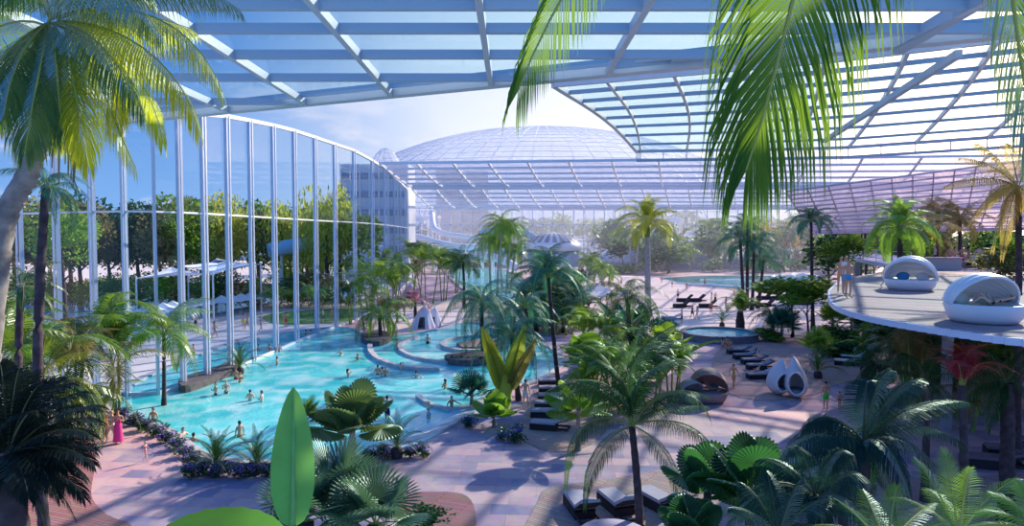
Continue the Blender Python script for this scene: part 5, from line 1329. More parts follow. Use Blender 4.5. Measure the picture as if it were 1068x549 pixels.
# deck people
person('man in white towel shorts walking past the traveller palm', G(548, 426), 3.0, 'walk', False, (('shorts', 'white'),), 1, 1, 1.8)
person('woman in a yellow bikini walking between cocoon and cabanas', G(765, 405.5), .2, 'walk', True, bk('yellow'), 0, 0, 1.72)
person('man in bright green shorts seen from behind on the sandy path', G(861, 428), 3.3, 'stand', False, (('shorts', 'green'),), 0, 0, 1.8)
person('small child in red beside the man in green shorts', G(875.5, 427), 3.5, 'stand', False, (('trunks', 'red'),), 0, 1, 1.1)
person('person in dark swimwear in shade beyond the blue palm', G(915, 418), .5, 'stand', True, BK, 2, 0, 1.7)
# beach
BE = [(616, 306, 'stand', 0, 'red'), (622, 306, 'walk', 0, 'navy'), (630, 305, 'stand', 1, 'white'), (604, 318, 'stand', 0, 'red'), (643, 308, 'walk', 1, 'orange'), (701, 300, 'stand', 0, 'navy'), (716, 304, 'walk', 1, 'blue'), (707, 313, 'stand', 0, 'navy'), (742, 317, 'stand', 1, 'red'),
      (746, 317, 'walk', 0, 'navy'), (722, 333, 'walk', 0, 'black'), (727, 334, 'walk', 1, 'white'), (741.5, 328, 'stand', 0, 'red'), (766, 309, 'stand', 1, 'orange'), (711, 338, 'stand', 0, 'black'), (690, 296, 'stand', 1, 'red'), (735, 299, 'walk', 0, 'navy'), (655, 318, 'walk', 0, 'blue')]
BL = ['by the far sand edge towards the white tent', 'walking near the white tent, in navy trunks', 'in white between tent and beach trunk', 'in red by the white tent', 'in orange crossing behind the drooping frond', 'at the waterline behind the beach trunk', 'in blue wading at the waterline',
      'alone before the dark beach loungers', 'in red, one of a couple strolling to the water', 'in navy, one of a couple strolling to the water', 'in black trunks, of the pair walking towards the hot tub', 'in white, of the pair walking towards the hot tub', 'in red trunks beside the last dark lounger',
      'in orange standing near the beach palm quartet', 'in black by the sun mat next to the beach', 'in red far off where sand meets wave pool', 'in navy paddling in the wave pool', 'in blue crossing the sand behind the banana plant']
for i, ((x, y, ps, wm, c), lb_) in enumerate(zip(BE, BL)):
    person(('woman ' if wm else 'man ') + lb_, G(x, y, .06), i * 2.1, ps, bool(wm), bk(c) if wm else (('shorts', c),), i % 2, i % 2, 1.75)
# outdoors
for i, (x, y, ps, wm, c, lb_) in enumerate([(204, 344, 'stand', 0, 'navy', 'man outdoors by the pale pool, seen through the glass'), (224, 353, 'walk', 1, 'red', 'woman outdoors walking along the pool rim beyond the glass'), (254, 343, 'stand', 0, 'yellow', 'man in yellow shorts on the outdoor paving'), (258, 344, 'walk', 1, 'yellow', 'woman in yellow beside a man on the outdoor paving'),
                                           (272, 347, 'walk', 1, 'orange', 'woman in orange alone on the outdoor paving'), (298, 342, 'stand', 0, 'red', 'man in red trunks at the outdoor lawn corner'), (337, 338, 'stand', 0, 'navy', 'man under the outdoor palms, the one in navy'), (346, 337, 'stand', 1, 'orange', 'woman under the outdoor palms, in orange'), (202, 370, 'stand', 0, 'green', 'dark figure in the pool outside the glass wall')]):
    person(lb_, G(x, y), i * 1.9, ps, bool(wm), bk(c) if wm else (('shorts', c),), (i + 1) % 2, i % 2, 1.75, sink=.8 if 'dark figure' in lb_ else 0)
# hot tub & its loungers
ht_ = G(750, 354)
person('bather with dark hair sitting in the hot tub, nearer the loungers', G(753.5, 358, .5), 3.1, 'swim', True, BK, 1, 0, 1.7, sink=1.15)
person('bather sitting in the hot tub beside a dark-haired friend', G(758.5, 357, .5), 3.1, 'swim', False, (('trunks', 'navy'),), 0, 1, 1.7, sink=1.15)
person('tanned woman in red sitting beside the hot tub wall', G(757, 368.5) + V((0, 0, .42)), .3, 'sit', True, bk('red'), 0, 0, 1.7)
person('man sitting next to the woman in red beside the hot tub', G(761, 369) + V((0, 0, .42)), -.2, 'sit', False, (('trunks', 'red'),), 0, 0, 1.7)
# terrace
person('man with pale cap and open shirt standing at the terrace tip', G(881, 308, ZM), .6, 'hold', False, (('shorts', 'blue'), ('shirt', 'white')), 0, 1, 1.78)
person('woman with long brown hair beside the man at the terrace tip', G(876.5, 306, ZM), -.3, 'hold', True, (('top', 'orange'), ('bottom', 'orange')), 0, 1, 1.7)
person('man in light blue trunks in front of the couple at the terrace tip', G(884.5, 311, ZM), .1, 'stand', False, (('trunks', 'blue'),), 0, 0, 1.68)
person('child in white shorts walking on the terrace beside the far shell daybed', G(922.5, 300.5, ZM), .8, 'walk', False, (('shorts', 'white'),), 1, 1, 1.15)
for i, (x, c, wm, lb_) in enumerate([(990, 'red', 0, 'man in red trunks at the terrace back, by the low wall'), (996, 'red', 1, 'woman in red at the terrace back beside a man in red'), (1010, 'orange', 1, 'woman in orange standing before the white sofas'), (1020, 'white', 0, 'man with a white towel near the terrace sofas'),
                                    (1026, 'yellow', 1, 'woman in yellow, last of the row at the terrace back'), (975, 'navy', 0, 'man in navy at the terrace back nearest the olive palms'), (1003, 'red', 0, 'man in red crouching line behind the reclining guest'), (1033, 'orange', 0, 'tall man in orange at the end of the terrace back')]):
    person(lb_, G(x, 280.5 - (i % 3) * .5, ZM), i * .9, ['stand', 'hold', 'walk'][i % 3], bool(wm), bk(c) if wm else (('shorts', c),), i % 2, i % 2, 1.8)
person('woman standing on the small balcony behind the rail', G(902, 268, Z2), 2.0, 'hold', True, bk('orange'), 0, 0, 1.75)
person('person sitting on the small balcony near the bright palm', G(921, 272, Z2) + V((0, 0, .4)), .4, 'sit', False, (('trunks', 'red'),), 0, 0, 1.75)
# ================================================================ furniture
WICK = M('dark_wicker', (.035, .028, .035), .7, noise=.5, nscale=30, bump=.4)
CUSH = M('lavender_grey_cushion', (.44, .39, .47), .85, noise=.06)
CUSHD = M('slate_cushion', (.22, .26, .34), .85, noise=.1)
WICKG = M('grey_wicker', (.42, .39, .46), .7, noise=.35, nscale=40, bump=.5)
WICKB = M('mauve_brown_wicker', (.36, .25, .26), .7, noise=.35, nscale=40, bump=.5)
SHELLW = M('white_shell', (.80, .79, .86), .4)
_lg = {}
def lounger(label, loc, rz, cm=None, fm=None, group=None, tilt=.5, sc=1.0, name='sun_lounger'):
    """2.0 m long: foot at -x, raised backrest at +x; hollow wicker plinth, mattress and back cushion"""
    cm = cm or CUSH; fm = fm or WICK; root = empty(name, loc, rz, label=label, cat='sun lounger', group=group); root.scale = (sc,) * 3
    key = (cm.name, fm.name, tilt)
    if key not in _lg:
        b = MB()
        b.box((-.25, 0, .30), (1.42, .72, .08)); b.box((-.93, 0, .15), (.06, .72, .30)); b.box((.43, 0, .15), (.06, .72, .30))
        for s in (-1, 1): b.box((-.25, s * .345, .15), (1.36, .03, .30))
        b.box((.80, .34, .15), (.70, .03, .10)); b.box((.80, -.34, .15), (.70, .03, .10)); b.box((1.12, 0, .15), (.05, .70, .10))
        m0 = b.mesh('base', fm)
        b = MB(); b.smooth = False; b.box((-.25, 0, .40), (1.40, .68, .11), top=.96); m1 = b.mesh('mattress', cm)
        b = MB(); a, c = V((.44, 0, .38)), V((.44 + .72 * math.cos(tilt), 0, .38 + .72 * math.sin(tilt))); b.beam(a, c, .70, .05); m2 = b.mesh('backrest', fm)
        n_ = V((-math.sin(tilt), 0, math.cos(tilt))) * .075; b = MB(); b.beam(a + n_, c + n_, .66, .10); m3 = b.mesh('back_cushion', cm)
        b = MB(); b.smooth = True; p = a.lerp(c, .82) + n_ * 2; b.ellipsoid(p, (.09, .26, .05), 12, 6); m4 = b.mesh('pillow', cm)
        _lg[key] = (m0, m1, m2, m3, m4)
    ms_ = _lg[key]; obj('base', ms_[0], root); obj('mattress', ms_[1], root); br_ = obj('backrest', ms_[2], root); obj('back_cushion', ms_[3], br_); obj('pillow', ms_[4], br_)
    return root
def at(px, py, z=0): return G(px, py, z)
WHC = M('bright_white_cushion', (.80, .78, .82), .8)
def lrow(items, **kw):
    for (x, y, rz, lab) in items: lounger(lab, G(x, y, .03), rz, **kw)
# three at the bottom: foot away, raised back towards the camera
lrow([(606, 536, -1.37, 'lounger at the lower deck, first of three from the stone paving'), (645, 533, -1.25, 'middle lounger of the three at the lower deck'), (688, 530, -1.1, 'third lounger at the lower deck, behind the coconut trunk')], cm=CUSH, tilt=.55, sc=1.12)
# six in the centre stack
lrow([(576, 402, .08, 'furthest lounger of the centre row, beside the slender trunk'), (577, 410, .05, 'second furthest lounger of the centre row'), (577, 418, .02, 'third lounger of the centre row from the pool ring'),
      (574, 426, -.05, 'fourth lounger of the centre row, next to the walking man'), (571, 435, -.12, 'second nearest lounger of the centre row'), (572, 448, -.28, 'nearest and largest lounger of the centre row')], tilt=.4)
lrow([(770, 369, .1, 'blue-grey lounger right beside the hot tub'), (777, 374.5, .1, 'second blue-grey lounger from the hot tub'), (786, 379.5, .1, 'third blue-grey lounger from the hot tub, its guest sitting up'),
      (792, 385.5, .1, 'fourth blue-grey lounger from the hot tub')], cm=CUSHD, tilt=.4)
lrow([(793, 395, .1, 'dark lounger holding a reclining child next to the teardrop cabanas')], cm=CUSH, tilt=.4)
person('guest sitting up on a lounger beside the hot tub', G(789, 379.5) + V((.1, 0, .46)), 1.3, 'sit', True, bk('white'), 1, 1, 1.65)
person('child in red reclining on the dark lounger by the cabanas', G(788, 395) + V((0, 0, .46)), -1.4, 'recline', False, (('trunks', 'red'),), 1, 0, 1.2)
for i, (x, y) in enumerate([(884, 381), (890, 376), (897, 371.5), (904, 367.5), (911, 364), (948, 370)]):
    lounger(['pale-cushioned lounger of the path row, nearest the bottle palm', 'second pale lounger of the path row', 'third pale lounger of the path row', 'fourth pale lounger of the path row', 'last pale lounger of the path row', 'pale lounger on its own under the terrace edge'][i], G(x, y, .03), -.35, cm=WHC, tilt=.3)
lrow([(1032, 487, -.3, 'dark big lounger in the terrace shade, nearest of three'), (1056, 477, -.3, 'middle dark lounger in the terrace shade'), (1078, 468, -.3, 'furthest dark lounger in the terrace shade')], cm=M('plum_cushion', (.20, .15, .18), .8), tilt=.3, sc=1.15)
lrow([(846, 478, .1, 'pale lounger glimpsed under the dark blue palm, further one'), (842, 490, .1, 'pale lounger glimpsed under the dark blue palm, middle one'), (843, 503, .1, 'pale lounger glimpsed under the dark blue palm, nearer one'), (985, 432, .2, 'lounger in deep shade beneath the terrace palms')], cm=CUSH)
BKC = M('black_cushion', (.05, .045, .06), .8)
for i, (x, y) in enumerate([(714, 315), (727, 315), (711, 321), (738, 321), (797, 312.5), (808, 312.5), (819, 313), (830, 318), (842, 318), (786, 319), (799, 320), (612, 317), (618, 313), (596, 316), (604, 322)]):
    lounger('small dark lounger out on the sand beach', G(x, y, .06), .15 * (i % 3), cm=BKC, fm=WICK, group='dark loungers on the sand beach', tilt=.7, sc=1.25)
lounger('pale grey sun mat lounger at the edge of the beach beside a banana plant', G(700, 334, .03), -.1, cm=WHC, fm=WICKG, tilt=.3, sc=1.2)
lounger('pale lounger partly hidden behind the big drooping dark frond', G(637, 336, .03), .1, cm=WHC, fm=WICKG, tilt=.3, sc=1.2)

def dome_bed(label, loc, rz, r, h, shellm, cushm, ribs=0, open_=1.15, name='shell_daybed', hood=1.0, pil=None, tubh=.5, nh=8):
    """round tub with a folding hood: hood is a swept part-sphere of ribs, open towards -y"""
    root = empty(name, loc, rz, label=label, cat='daybed')
    b = MB(); b.smooth = True
    b.lathe([(0, .02), (r * .80, .02), (r * .92, .12 * h), (r, tubh), (r * .96, tubh + .04), (r * .90, tubh)], 36); b.lathe([(r * .90, tubh), (r * .86, tubh * .62), (0, tubh * .62)], 36); b.build('tub', shellm, root)
    b = MB(); b.smooth = True; b.lathe([(0, tubh * .62 + .16), (r * .78, tubh * .62 + .15), (r * .86, tubh * .62 + .08), (r * .86, tubh * .62)], 32); mt_ = b.build('mattress', cushm, root)
    # hood: meridian sweep about the x axis
    b = MB(); b.smooth = True; nu = 22; a0, a1 = math.radians(6), math.radians(180 - 42 * open_)
    def hp_(u, v, k=1.0):   # u: -1..1 across, v: angle from the back (0) over the top to the front
        th = PI * (u * .5 + .5); rr = r * k
        return V((-math.cos(th) * rr, math.sin(th) * rr * math.cos(v), tubh + math.sin(th) * (h - tubh) * k * math.sin(v) * hood))
    n_ = nh
    for j in range(n_):
        v0, v1 = lerp(a0, a1, j / n_), lerp(a0, a1, (j + 1) / n_)
        for inner in (1.0, .965):
            vs = []; m_ = 4
            for q in range(m_ + 1):
                v_ = lerp(v0, v1, q / m_); k = inner * (1 + (.035 * math.sin(PI * q / m_) if ribs else 0))
                vs += [hp_(-1 + 2 * i / nu, v_, k) for i in range(nu + 1)]
            fs = [(q * (nu + 1) + i, q * (nu + 1) + i + 1, (q + 1) * (nu + 1) + i + 1, (q + 1) * (nu + 1) + i) for q in range(m_) for i in range(nu)]
            b.add(vs, fs)
    hd_ = b.build('hood', shellm, root)
    b = MB(); b.smooth = True; b.tube([hp_(-1 + 2 * i / 20, a1, .985) for i in range(21)], .035 * r, 8); b.build('hood_rim', shellm, hd_)
    for i, (dx, mt) in enumerate(pil or ((-.35, cushm), (.35, cushm))):
        b = MB(); b.smooth = True; b.ellipsoid((dx * r, r * .45, tubh * .62 + .33), (.26 * r, .10 * r, .19 * r), 14, 8, rot=Euler((-.3, 0, 0))); b.build('pillow', mt, mt_)
    return root
BLUEC = M('blue_pillow', (.06, .30, .62), .7); NAVC = M('slate_blue_pillow', (.10, .15, .28), .8)
near_shell = dome_bed('large white shell daybed with folded hood and a woman lying inside', G(1026, 336, ZM), .05, 1.08, 1.5, SHELLW, M('cream_mattress', (.78, .78, .66), .8), 1, 1.6, tubh=.55, nh=7)
person('woman in a black bikini lying in the white shell daybed', G(1030, 336, ZM) + V((.12, .10, .50)), -1.65, 'lie', True, BK, 1, 0, 1.5)
far_shell = dome_bed('white shell daybed with a blue pillow further back on the terrace', G(949, 302.5, ZM), -.7, 1.15, 1.65, SHELLW, WHC, 1, 1.35, pil=((-.35, BLUEC), (.4, WHC)), tubh=.5, nh=7)
dome_bed('mauve wicker cocoon daybed with a reclining guest in red', G(738, 418, .03), -.15, 1.25, 2.1, WICKB, CUSH, 0, 1.3, name='cocoon_daybed', pil=((-.4, CUSH), (.35, NAVC)), tubh=.62)
person('guest in red reclining inside the wicker cocoon daybed', G(741, 417) + V((0, .1, .60)), 1.35, 'recline', True, bk('red'), 0, 1, 1.5)
dome_bed('small grey wicker armchair pod next to the cocoon daybed', G(720, 419, .03), .35, .85, 1.45, WICKG, CUSH, 0, 1.3, name='pod_chair', pil=((0, NAVC),), tubh=.5)
for x, lab in ((640, 'round lavender daybed cut by the lower frame edge beneath the coconut trunk'), (722, 'round lavender daybed cut by the lower frame edge below the wheel-leaved palms')):
    c = G(x, 582); root = empty('round_daybed', c, 0, label=lab, cat='daybed')
    b = MB(); b.smooth = True; b.lathe([(0, 0), (1.15, 0), (1.25, .1), (1.25, .55), (1.2, .62)], 40); b.build('base', WICKG, root)
    b = MB(); b.smooth = True; b.lathe([(1.2, .60), (1.24, .70), (1.15, .80), (0, .84)], 40); b.build('mattress', M('lavender_top', (.40, .33, .48), .8), root)

# teardrop cabanas: hollow shells with a rounded opening
def teardrop(label, base, r, h, rz, lean=.25, open_=.5):
    root = empty('teardrop_cabana', base, rz, label=label, cat='cabana'); nu, nv = 40, 30; b = MB(); b.smooth = True
    def p(i, j, k=1.0):
        t = j / nv; a = 2 * PI * i / nu
        prof = (math.sin(PI * min(1, t * .98 + .02) ** .62)) ** .85 * (1 - .0 * t)
        rr = r * k * max(.0, prof); z = h * t
        return V((rr * math.cos(a) * .62 + lean * r * (t ** 2.5), rr * math.sin(a), .04 + z * (k if k == 1 else .97) + (0 if k == 1 else .02 * h)))
    idx = {}
    for k in (1.0, .93):
        vs = [p(i, j, k) for j in range(nv + 1) for i in range(nu)]; fs = []
        for j in range(nv):
            for i in range(nu):
                a = 2 * PI * (i + .5) / nu; t = (j + .5) / nv
                da = (a - 1.5 * PI); dist = (da / .75) ** 2 + ((t - .36) / .26) ** 2
                if dist < open_ * 2: continue
                fs.append((j * nu + i, j * nu + (i + 1) % nu, (j + 1) * nu + (i + 1) % nu, (j + 1) * nu + i))
        b.add(vs, fs)
    sh_ = b.build('shell', M('cabana_lilac_white', (.66, .65, .74), .55), root)
    b = MB(); b.smooth = True
    pts = []
    for q in range(33):
        an = 2 * PI * q / 32; a = 1.5 * PI + .75 * math.sqrt(open_ * 2) * math.cos(an); t = .36 + .26 * math.sqrt(open_ * 2) * math.sin(an)
        pts.append(p(a / (2 * PI) * nu, t * nv, .97))
    b.tube(pts, .07, 8, cap=False); b.build('opening_rim', SHELLW, sh_)
    b = MB(); b.smooth = True; b.lathe([(0, h * .20), (r * .62, h * .20), (r * .72, h * .14), (r * .5, h * .08)], 20, sx=.62); b.build('seat_cushion', CUSHD, root)
    return root
teardrop('teardrop cabana on the lounger side, opening turned to the path', G(811, 411, .03), 1.05, 2.35, .05, .3, .5)
teardrop('larger teardrop cabana nearest the sandy path, opening in front', G(830, 414, .03), 1.15, 2.6, -.35, -.15, .62)
# white pointed tents on the sand
for x, y, hh, rr2, lab in ((427, 313, 17, 11, 'small white pointed tent farther along the sand'), (441, 342, 24, 13, 'white pointed tent on the sand, pleated side to the pool'), (452, 340, 20, 9, 'lower white tent joined beside the pleated one')):
    c = G(x, y); s = c.y / F; root = empty('beach_tent', c, 0, label=lab, cat='tent'); R_ = rr2 * s; H_ = hh * s; b = MB(); nu = 20; vs = []
    for j in range(9):
        t = j / 8; 
        for i in range(nu): a = 2 * PI * i / nu; q = R_ * (1 - t) ** .62 * (1 + (.06 if i % 2 else -.04) * (1 - t)); vs.append((q * math.cos(a) + .2 * R_ * t * t, q * math.sin(a), H_ * t))
    fs = [(j * nu + i, j * nu + (i + 1) % nu, (j + 1) * nu + (i + 1) % nu, (j + 1) * nu + i) for j in range(8) for i in range(nu) if not (j < 4 and i in (14, 15))]
    b.add(vs, fs); b.build('canvas', M('tent_canvas', (.80, .76, .84), .8), root)
    b = MB(); b.tube([(0, 0, 0), (.2 * R_, 0, H_ * 1.03)], .05, 6); b.build('pole', WHITE, root)
def parasol(label, loc, w, h, group=None, m=None, sq=True, name='parasol'):
    root = empty(name, loc, .3, label=label, cat='parasol', group=group); b = MB(); n = 4 if sq else 8
    b.lathe([(0, h), (w * .35, h - .16 * w), (w * .7, h - .25 * w), (w * .69, h - .27 * w), (0, h - .12 * w)], n, a0=PI / 4, a1=PI / 4 + 2 * PI); b.build('canopy', m or M('parasol_white', (.85, .86, .92), .8), root)
    b = MB(); b.tube([(0, 0, 0), (0, 0, h)], .05, 6); po_ = b.build('pole', WHITE, root); b = MB(); b.lathe([(0, 0), (.3, 0), (.3, .1), (0, .12)], 10); b.build('foot', WHITE, po_)
    return root
parasol('white pyramid sunshade standing on the beach', G(624, 323, .06), 6.0, 3.6, m=M('tent_canvas', (.8, .76, .84)))
for i in range(15):
    t = i / 14; x = lerp(150, 292, t); y = lerp(344, 316, t) - 2 * math.sin(t * 6)
    if i != 7: parasol('white square parasol in the outdoor row along the pool', G(x, y), 3.4, 2.6, 'white outdoor parasols')
for x, y in ((300, 300), (352, 308), (366, 312), (364, 322), (345, 312), (312, 303)):
    parasol('white parasol between the palms of the outdoor lawn', G(x, y), 3.6, 2.8, 'parasols of the outdoor lawn')
for i, x in enumerate((70, 82, 94, 106)):
    lounger('white lounger on the lawn beyond the outdoor pool', G(x, 306), .2, cm=WHC, fm=WHITE, group='white outdoor loungers', sc=1.5, tilt=.6)
# round hot tub
c = G(750, 353.5); root = empty('hot_tub', c, 0, label='round raised hot tub with grey wall and turquoise water', cat='hot tub'); b = MB(); b.smooth = False
b.lathe([(3.75, 0), (3.75, .62), (3.85, .66), (3.85, .74), (3.35, .74), (3.35, .5)], 56); b.build('wall', M('tub_wall_grey', (.20, .21, .26), .6, noise=.2), root)
b = MB(); b.lathe([(3.35, .56), (0, .56)], 48); b.build('tub_water', WATER, root)
# terrace lounge wall and sofas
for x, lab in ((1002, 'white curved sofa at the terrace back nearest the olive palms'), (1020, 'white curved sofa at the terrace back behind the woman in yellow'), (1040, 'white curved sofa at the terrace back near the frame edge')):
    c = G(x, 279, ZM); root = empty('sofa', c, 0, label=lab, cat='sofa'); b = MB(); b.box((0, 0, .22), (2.0, .9, .42)); b.build('base', WICK, root); b = MB(); b.box((0, -.05, .5), (1.95, .8, .16), top=.95); b.build('seat', WHC, root)
    b = MB(); b.box((0, .38, .72), (1.95, .2, .5), top=.9); b.build('backrest', WHC, root)
c = G(978, 281.5, ZM); b = MB(); b.box((c.x, c.y, ZM + .45), (3.2, .8, .9)); b.box((c.x, c.y, ZM + .93), (3.4, 1.0, .08)); b.build('bar_counter', M('pink_stone', (.66, .50, .50), .6), label='low pink stone bar counter at the terrace back', cat='bar counter')
# outdoor shade sails
def sail(label, pts, posts):
    P = [D(*p) for p in pts]; c = sum(P, V()) / len(P); root = empty('shade_sail', (c.x, c.y, 0), label=label, cat='shade sail'); O = root.location; b = MB(); n = 6; vs = []; fs = []
    for i, p in enumerate(P):
        q = P[(i + 1) % len(P)]
        for t in range(n): e = p.lerp(q, t / n); vs.append(e.lerp(c, .22 * math.sin(PI * t / n)) - O)
    m = len(vs); top_ = [v + V((0, 0, .05)) for v in vs]; cc = c - O - V((0, 0, .3))
    b.add(vs + [cc] + top_ + [cc + V((0, 0, .05))], [(i, (i + 1) % m, m) for i in range(m)] + [(m + 1 + (i + 1) % m, m + 1 + i, 2 * m + 1) for i in range(m)] + [(i, m + 1 + i, m + 1 + (i + 1) % m, (i + 1) % m) for i in range(m)]); b.build('sail_cloth', M('sail_white', (.84, .84, .90), .7), root)
    for i in posts: b = MB(); b.tube([V((P[i].x - O.x, P[i].y - O.y, 0)), P[i] - O + V((0, 0, .3))], .10, 8); b.build('mast', WHITE, root)
sail('white pointed shade sail beyond the glass, lowest towards the coconut palm', [(142, 291, 78), (185, 284, 80), (222, 287, 78), (178, 279, 90)], (0, 2))
sail('white shade sail stretched over the timber deck outdoors', [(186, 278, 76), (222, 287, 74), (264, 276, 80), (228, 272, 88)], (0, 1, 2))
sail('mauve shade canopy above the outdoor timber deck', [(196, 280, 92), (226, 270, 84), (272, 276, 88), (240, 284, 98)], (0, 2))
c = G(228, 304); root = empty('timber_platform', c, 0, label='oval boat-shaped timber platform outdoors under the sails', cat='platform'); b = MB(); b.smooth = False
b.lathe([(0, .0), (6.5, 0), (7.6, .9), (7.6, 1.05), (0, 1.05)], 40, sy=.45); b.build('deck', M('honey_timber', (.42, .22, .12), .6, noise=.3), root); b = MB(); b.lathe([(7.55, 1.05), (7.6, 1.35), (7.5, 1.35)], 40, sy=.45); b.build('kerb', WHITE, root)

# ================================================================ far buildings
KM = M('kiosk_metal', (.62, .70, .84), .3, .4); KD = M('kiosk_dark_panel', (.08, .12, .24), .3)
c = G(577, 268); c.y = 225; c.x = D(577, 268, 225).x; root = empty('domed_kiosk', (c.x, c.y, 0), label='round domed kiosk with radial dark skylights on a blue glazed drum', cat='pavilion')
b = MB(); b.smooth = True; b.lathe([(9.6, 5.3), (10.0, 5.7), (8.6, 8.0), (6.0, 10.0), (3, 11.0), (0, 11.3)], 48); kr_ = b.build('roof', KM, root)
b = MB(); b.lathe([(8.6, 0), (8.6, 5.4)], 40); b.build('drum', M('kiosk_blue', (.08, .34, .60), .3), root)
for i in range(20):
    a = 2 * PI * i / 20; pr = [(8.7, 7.95), (7.4, 9.1), (6.0, 10.06), (4.4, 10.62), (3.4, 10.95)]; b = MB()
    vs = [];
    for r_, z_ in pr:
        for s in (-1, 1): q = a + s * .085; vs.append((r_ * 1.01 * math.cos(q), r_ * 1.01 * math.sin(q), z_ + .06))
    b.add(vs, [(k * 2, k * 2 + 1, k * 2 + 3, k * 2 + 2) for k in range(4)]); b.build('skylight', KD, kr_)
for x, y, rr2, hh, lab in ((523, 262, 9, 4, 'smaller blue-white pavilion roof beyond the tall palms'), (487, 258, 12, 4, 'low round white pavilion beside the slide tower')):
    d_ = 240; p = D(x, 262, d_); root = empty('round_pavilion', (p.x, p.y, 0), label=lab, cat='pavilion'); b = MB(); b.smooth = True; b.lathe([(rr2, hh), (rr2 * .9, hh + 1.4), (rr2 * .5, hh + 2.8), (0, hh + 3.2)], 32); b.build('roof', KM, root); b = MB(); b.lathe([(rr2 * .85, 0), (rr2 * .85, hh)], 32); b.build('drum', KD, root)
# water slides
def slide(label, pts, r, m):
    P = smoothpoly([D(*p) for p in pts], 6, False); root = empty('water_slide', (P[0].x, P[0].y, 0), label=label, cat='water slide'); O = root.location; b = MB(); b.smooth = True; b.tube([p - O for p in P], r, 12); b.build('tube', m, root)
    for i in range(3, len(P), 6): b = MB(); b.tube([V((P[i].x, P[i].y, 0)) - O, P[i] - O - V((0, 0, r * .9))], .22, 6); b.build('support_post', PALE, root)
SLW = M('slide_white', (.72, .76, .86), .35); SLB = M('slide_blue', (.16, .42, .66), .3)
slide('blue and white outdoor slide tube sweeping above the pool, seen through the glass', [(300, 250, 110), (320, 245, 112), (345, 243, 116), (368, 240, 112), (362, 250, 106), (340, 254, 104), (310, 256, 102), (280, 262, 100)], 1.1, M('slide_pale_blue', (.35, .60, .80), .3))
slide('upper outdoor slide tube just above the pale blue one', [(290, 264, 118), (330, 262, 118), (372, 258, 118), (405, 262, 120)], .8, SLW)
slide('white slide tube dropping from the slide tower into the far garden', [(450, 222, 215), (452, 236, 210), (460, 243, 206), (480, 247, 204), (505, 250, 204), (530, 249, 206)], .95, SLW)
slide('white slide tube curling round below the slide tower', [(432, 246, 200), (446, 250, 196), (468, 256, 192), (492, 258, 190), (508, 254, 194), (498, 249, 200)], .9, SLW)
slide('blue slide tube in front of the round pavilions', [(440, 262, 190), (470, 264, 186), (500, 266, 184), (528, 264, 184), (545, 258, 190)], 1.2, SLB)
slide('second blue slide tube behind the domed kiosk', [(500, 244, 232), (525, 240, 230), (550, 244, 228), (560, 252, 226)], 1.3, SLB)
slide('white slide tube arching over the thicket towards the kiosk', [(476, 270, 170), (500, 266, 172), (525, 272, 172), (540, 280, 172)], 1.0, SLW)
# slide tower
p = D(449, 250, 222); root = empty('slide_tower', (p.x, p.y, 0), label='slender white slide tower with decks near the end of the curved wall', cat='tower')
for z in (4, 8, 12, 16): b = MB(); b.lathe([(0, z), (3.6, z), (3.6, z + .5), (0, z + .5)], 8); b.build('deck', WHITE, root)
for a in range(4): b = MB(); b.tube([(3 * math.cos(a * PI / 2 + .4), 3 * math.sin(a * PI / 2 + .4), 0), (3 * math.cos(a * PI / 2 + .4), 3 * math.sin(a * PI / 2 + .4), 17)], .25, 8); b.build('column', PALE, root)
# large sloping metal roofs behind the beach
RM = M('blue_grey_roof', (.30, .36, .54), .5, .2)
def shed(label, px, d0, d1, h0, h1):
    a, c_ = D(px[0], 262, d0), D(px[1], 262, d0); a2, c2 = D(px[2], 262, d1), D(px[3], 262, d1); o = empty('pitched_roof_hall', ((a.x + c_.x) / 2, (a.y + a2.y) / 2, 0), label=label, cat='building'); O = o.location
    b = MB(); top_ = [V((a.x, a.y, h0)), V((c_.x, c_.y, h0 * .6)), V((c2.x, c2.y, h1)), V((a2.x, a2.y, h1))]; vs = [t - O for t in top_] + [t - O - V((0, 0, .4)) for t in top_]
    b.add(vs, [(0, 1, 2, 3), (7, 6, 5, 4), (0, 4, 5, 1), (1, 5, 6, 2), (2, 6, 7, 3), (3, 7, 4, 0)]); b.build('roof', RM, o)
    for k in range(1, 12): t = k / 12; m_ = MB(); m_.beam(top_[0].lerp(top_[1], t) - O + V((0, 0, .1)), top_[3].lerp(top_[2], t) - O + V((0, 0, .1)), .2, .2); m_.build('standing_seam', RM, o)
    b = MB(); q = [V((t.x, t.y, z)) - O for z in (0, 1) for t in top_]
    for i_, t in enumerate(top_): q[i_ + 4].z = t.z - .4
    b.add(q, [(0, 1, 5, 4), (1, 2, 6, 5), (2, 3, 7, 6), (3, 0, 4, 7)]); b.build('wall', M('hall_wall_mauve', (.34, .30, .42), .6), o)
shed('blue-grey hall with a big sloping roof behind the domed kiosk palms', (618, 700, 672, 712), 205, 245, 2.5, 17)
shed('mauve hall with a sloping roof behind the wave pool', (700, 812, 716, 790), 205, 240, 4, 12)
# hotel blocks seen through the roof
for x, y, w_, h_, lab in ((470, 262, 11, 28, 'distant grey hotel block seen through the far roof'), (497, 262, 11, 27, 'lower distant hotel block beside the grey one')):
    p = D(x, 250, 298); root = empty('hotel_block', (p.x, p.y, 0), label=lab, cat='building'); b = MB(); b.box((0, 0, h_ * .7), (w_, 16, h_ * 1.4)); b.build('facade', M('hotel_grey', (.30, .34, .46), .6), root)
    for fl in range(3):
        b = MB(); b.box((0, -8.1, h_ * 1.36 - 4 - fl * 6), (w_ * .9, .3, 2.4)); b.build('window_band', KD, root)
